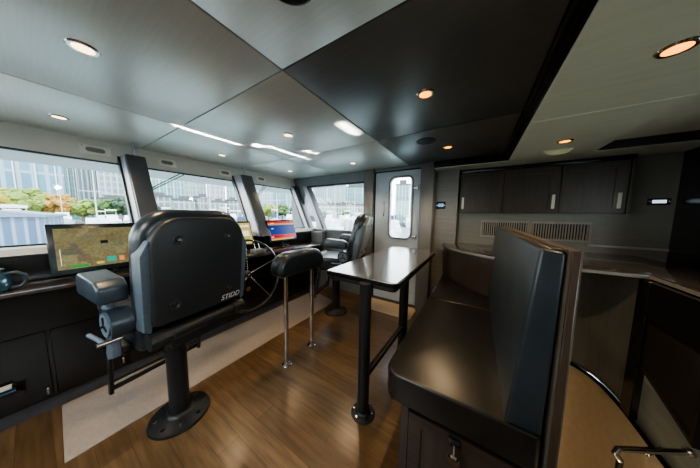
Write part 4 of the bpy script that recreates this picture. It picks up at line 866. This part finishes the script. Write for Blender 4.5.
# ------------------------------------------------------------------ light
w = bpy.data.worlds.new('sky'); bpy.context.scene.world = w; w.use_nodes = True; nt = w.node_tree; bg = nt.nodes['Background']
tc = nt.nodes.new('ShaderNodeTexCoord'); sp = nt.nodes.new('ShaderNodeSeparateXYZ'); nt.links.new(tc.outputs['Generated'], sp.inputs[0])
nt.links.new(ramp(nt, sp.outputs[2], [(.0, (.95, .95, .92)), (.12, (.96, .97, .96)), (.5, (.74, .80, .86)), (1, (.55, .65, .8))]), bg.inputs[0]); bg.inputs[1].default_value = 5.5
s = bpy.data.lights.new('sun', 'SUN'); s.energy = 4; s.angle = R(1); s.color = (1, .95, .86); so = bpy.data.objects.new('sun', s); C.objects.link(so)
so.rotation_euler = Vector((-.35, .45, -.82)).to_track_quat('-Z', 'Y').to_euler()
# soft fill light added behind the camera to brighten the cabin
for loc, e, col, sz in (((-.9, -1.0, 2.08), 14, (1, .95, .9), .6),):
    l = bpy.data.lights.new('cabin_fill_light', 'AREA'); l.energy = e; l.size = sz; l.color = col; lo = bpy.data.objects.new('cabin_fill_light', l); C.objects.link(lo); lo.location = loc
# narrow added lamps imitate sunlight bounced off the console onto the ceiling
for src, dst, sx, sy, e in (((-2.50, .72, .95), (-2.17, .76, 2.12), .035, .95, 1.8), ((-2.5, 1.33, .95), (-2.03, 1.36, 2.12), .07, .10, .5), ((-2.5, 1.72, .95), (-1.93, 1.72, 2.12), .03, .62, .9), ((-2.48, 1.80, .95), (-1.70, 1.80, 2.12), .06, .16, .5), ((-2.3, 1.46, .95), (-.96, 1.49, 2.12), .016, .26, .55)):
    l = bpy.data.lights.new('glint_lamp', 'AREA'); l.shape = 'RECTANGLE'; l.size = sx; l.size_y = sy; l.spread = R(3); l.energy = e; l.color = (1, .97, .9)
    lo = bpy.data.objects.new('glint_lamp', l); C.objects.link(lo); lo.location = src
    z = -(Vector(dst)-Vector(src)).normalized(); yy = Vector((0, 1, 0)); xx = yy.cross(z).normalized(); yy = z.cross(xx)
    lo.matrix_world = Matrix(((xx.x, yy.x, z.x, src[0]), (xx.y, yy.y, z.y, src[1]), (xx.z, yy.z, z.z, src[2]), (0, 0, 0, 1)))
# stairwell lamp
l = bpy.data.lights.new('stair_light', 'POINT'); l.energy = 9; l.color = (1, .88, .68); l.shadow_soft_size = .1; lo = bpy.data.objects.new('stair_light', l); C.objects.link(lo); lo.location = (.6, .9, -.9)

# ------------------------------------------------------------------ camera
cam = bpy.data.cameras.new('camera'); co = bpy.data.objects.new('camera', cam); C.objects.link(co)
yaw, pit, rol, f = 5.61554140e-01, 9.54962705e-02, 1.33225240e-02, 200.733
r = Vector((math.cos(yaw), math.sin(yaw), 0)); fw = Vector((-math.sin(yaw)*math.cos(pit), math.cos(yaw)*math.cos(pit), -math.sin(pit))); u = r.cross(fw)
r2 = r*math.cos(rol)+u*math.sin(rol); u2 = -r*math.sin(rol)+u*math.cos(rol)
mw = Matrix(((r2.x, u2.x, -fw.x, 0), (r2.y, u2.y, -fw.y, 0), (r2.z, u2.z, -fw.z, 1.4), (0, 0, 0, 1))); co.matrix_world = mw
cam.sensor_width = 36; cam.lens = 36*f/700; cam.clip_start = .02; cam.clip_end = 800
bpy.context.scene.camera = co
v = bpy.context.scene.view_settings; v.view_transform = 'AgX'; v.look = 'AgX - Medium High Contrast'; v.exposure = .9
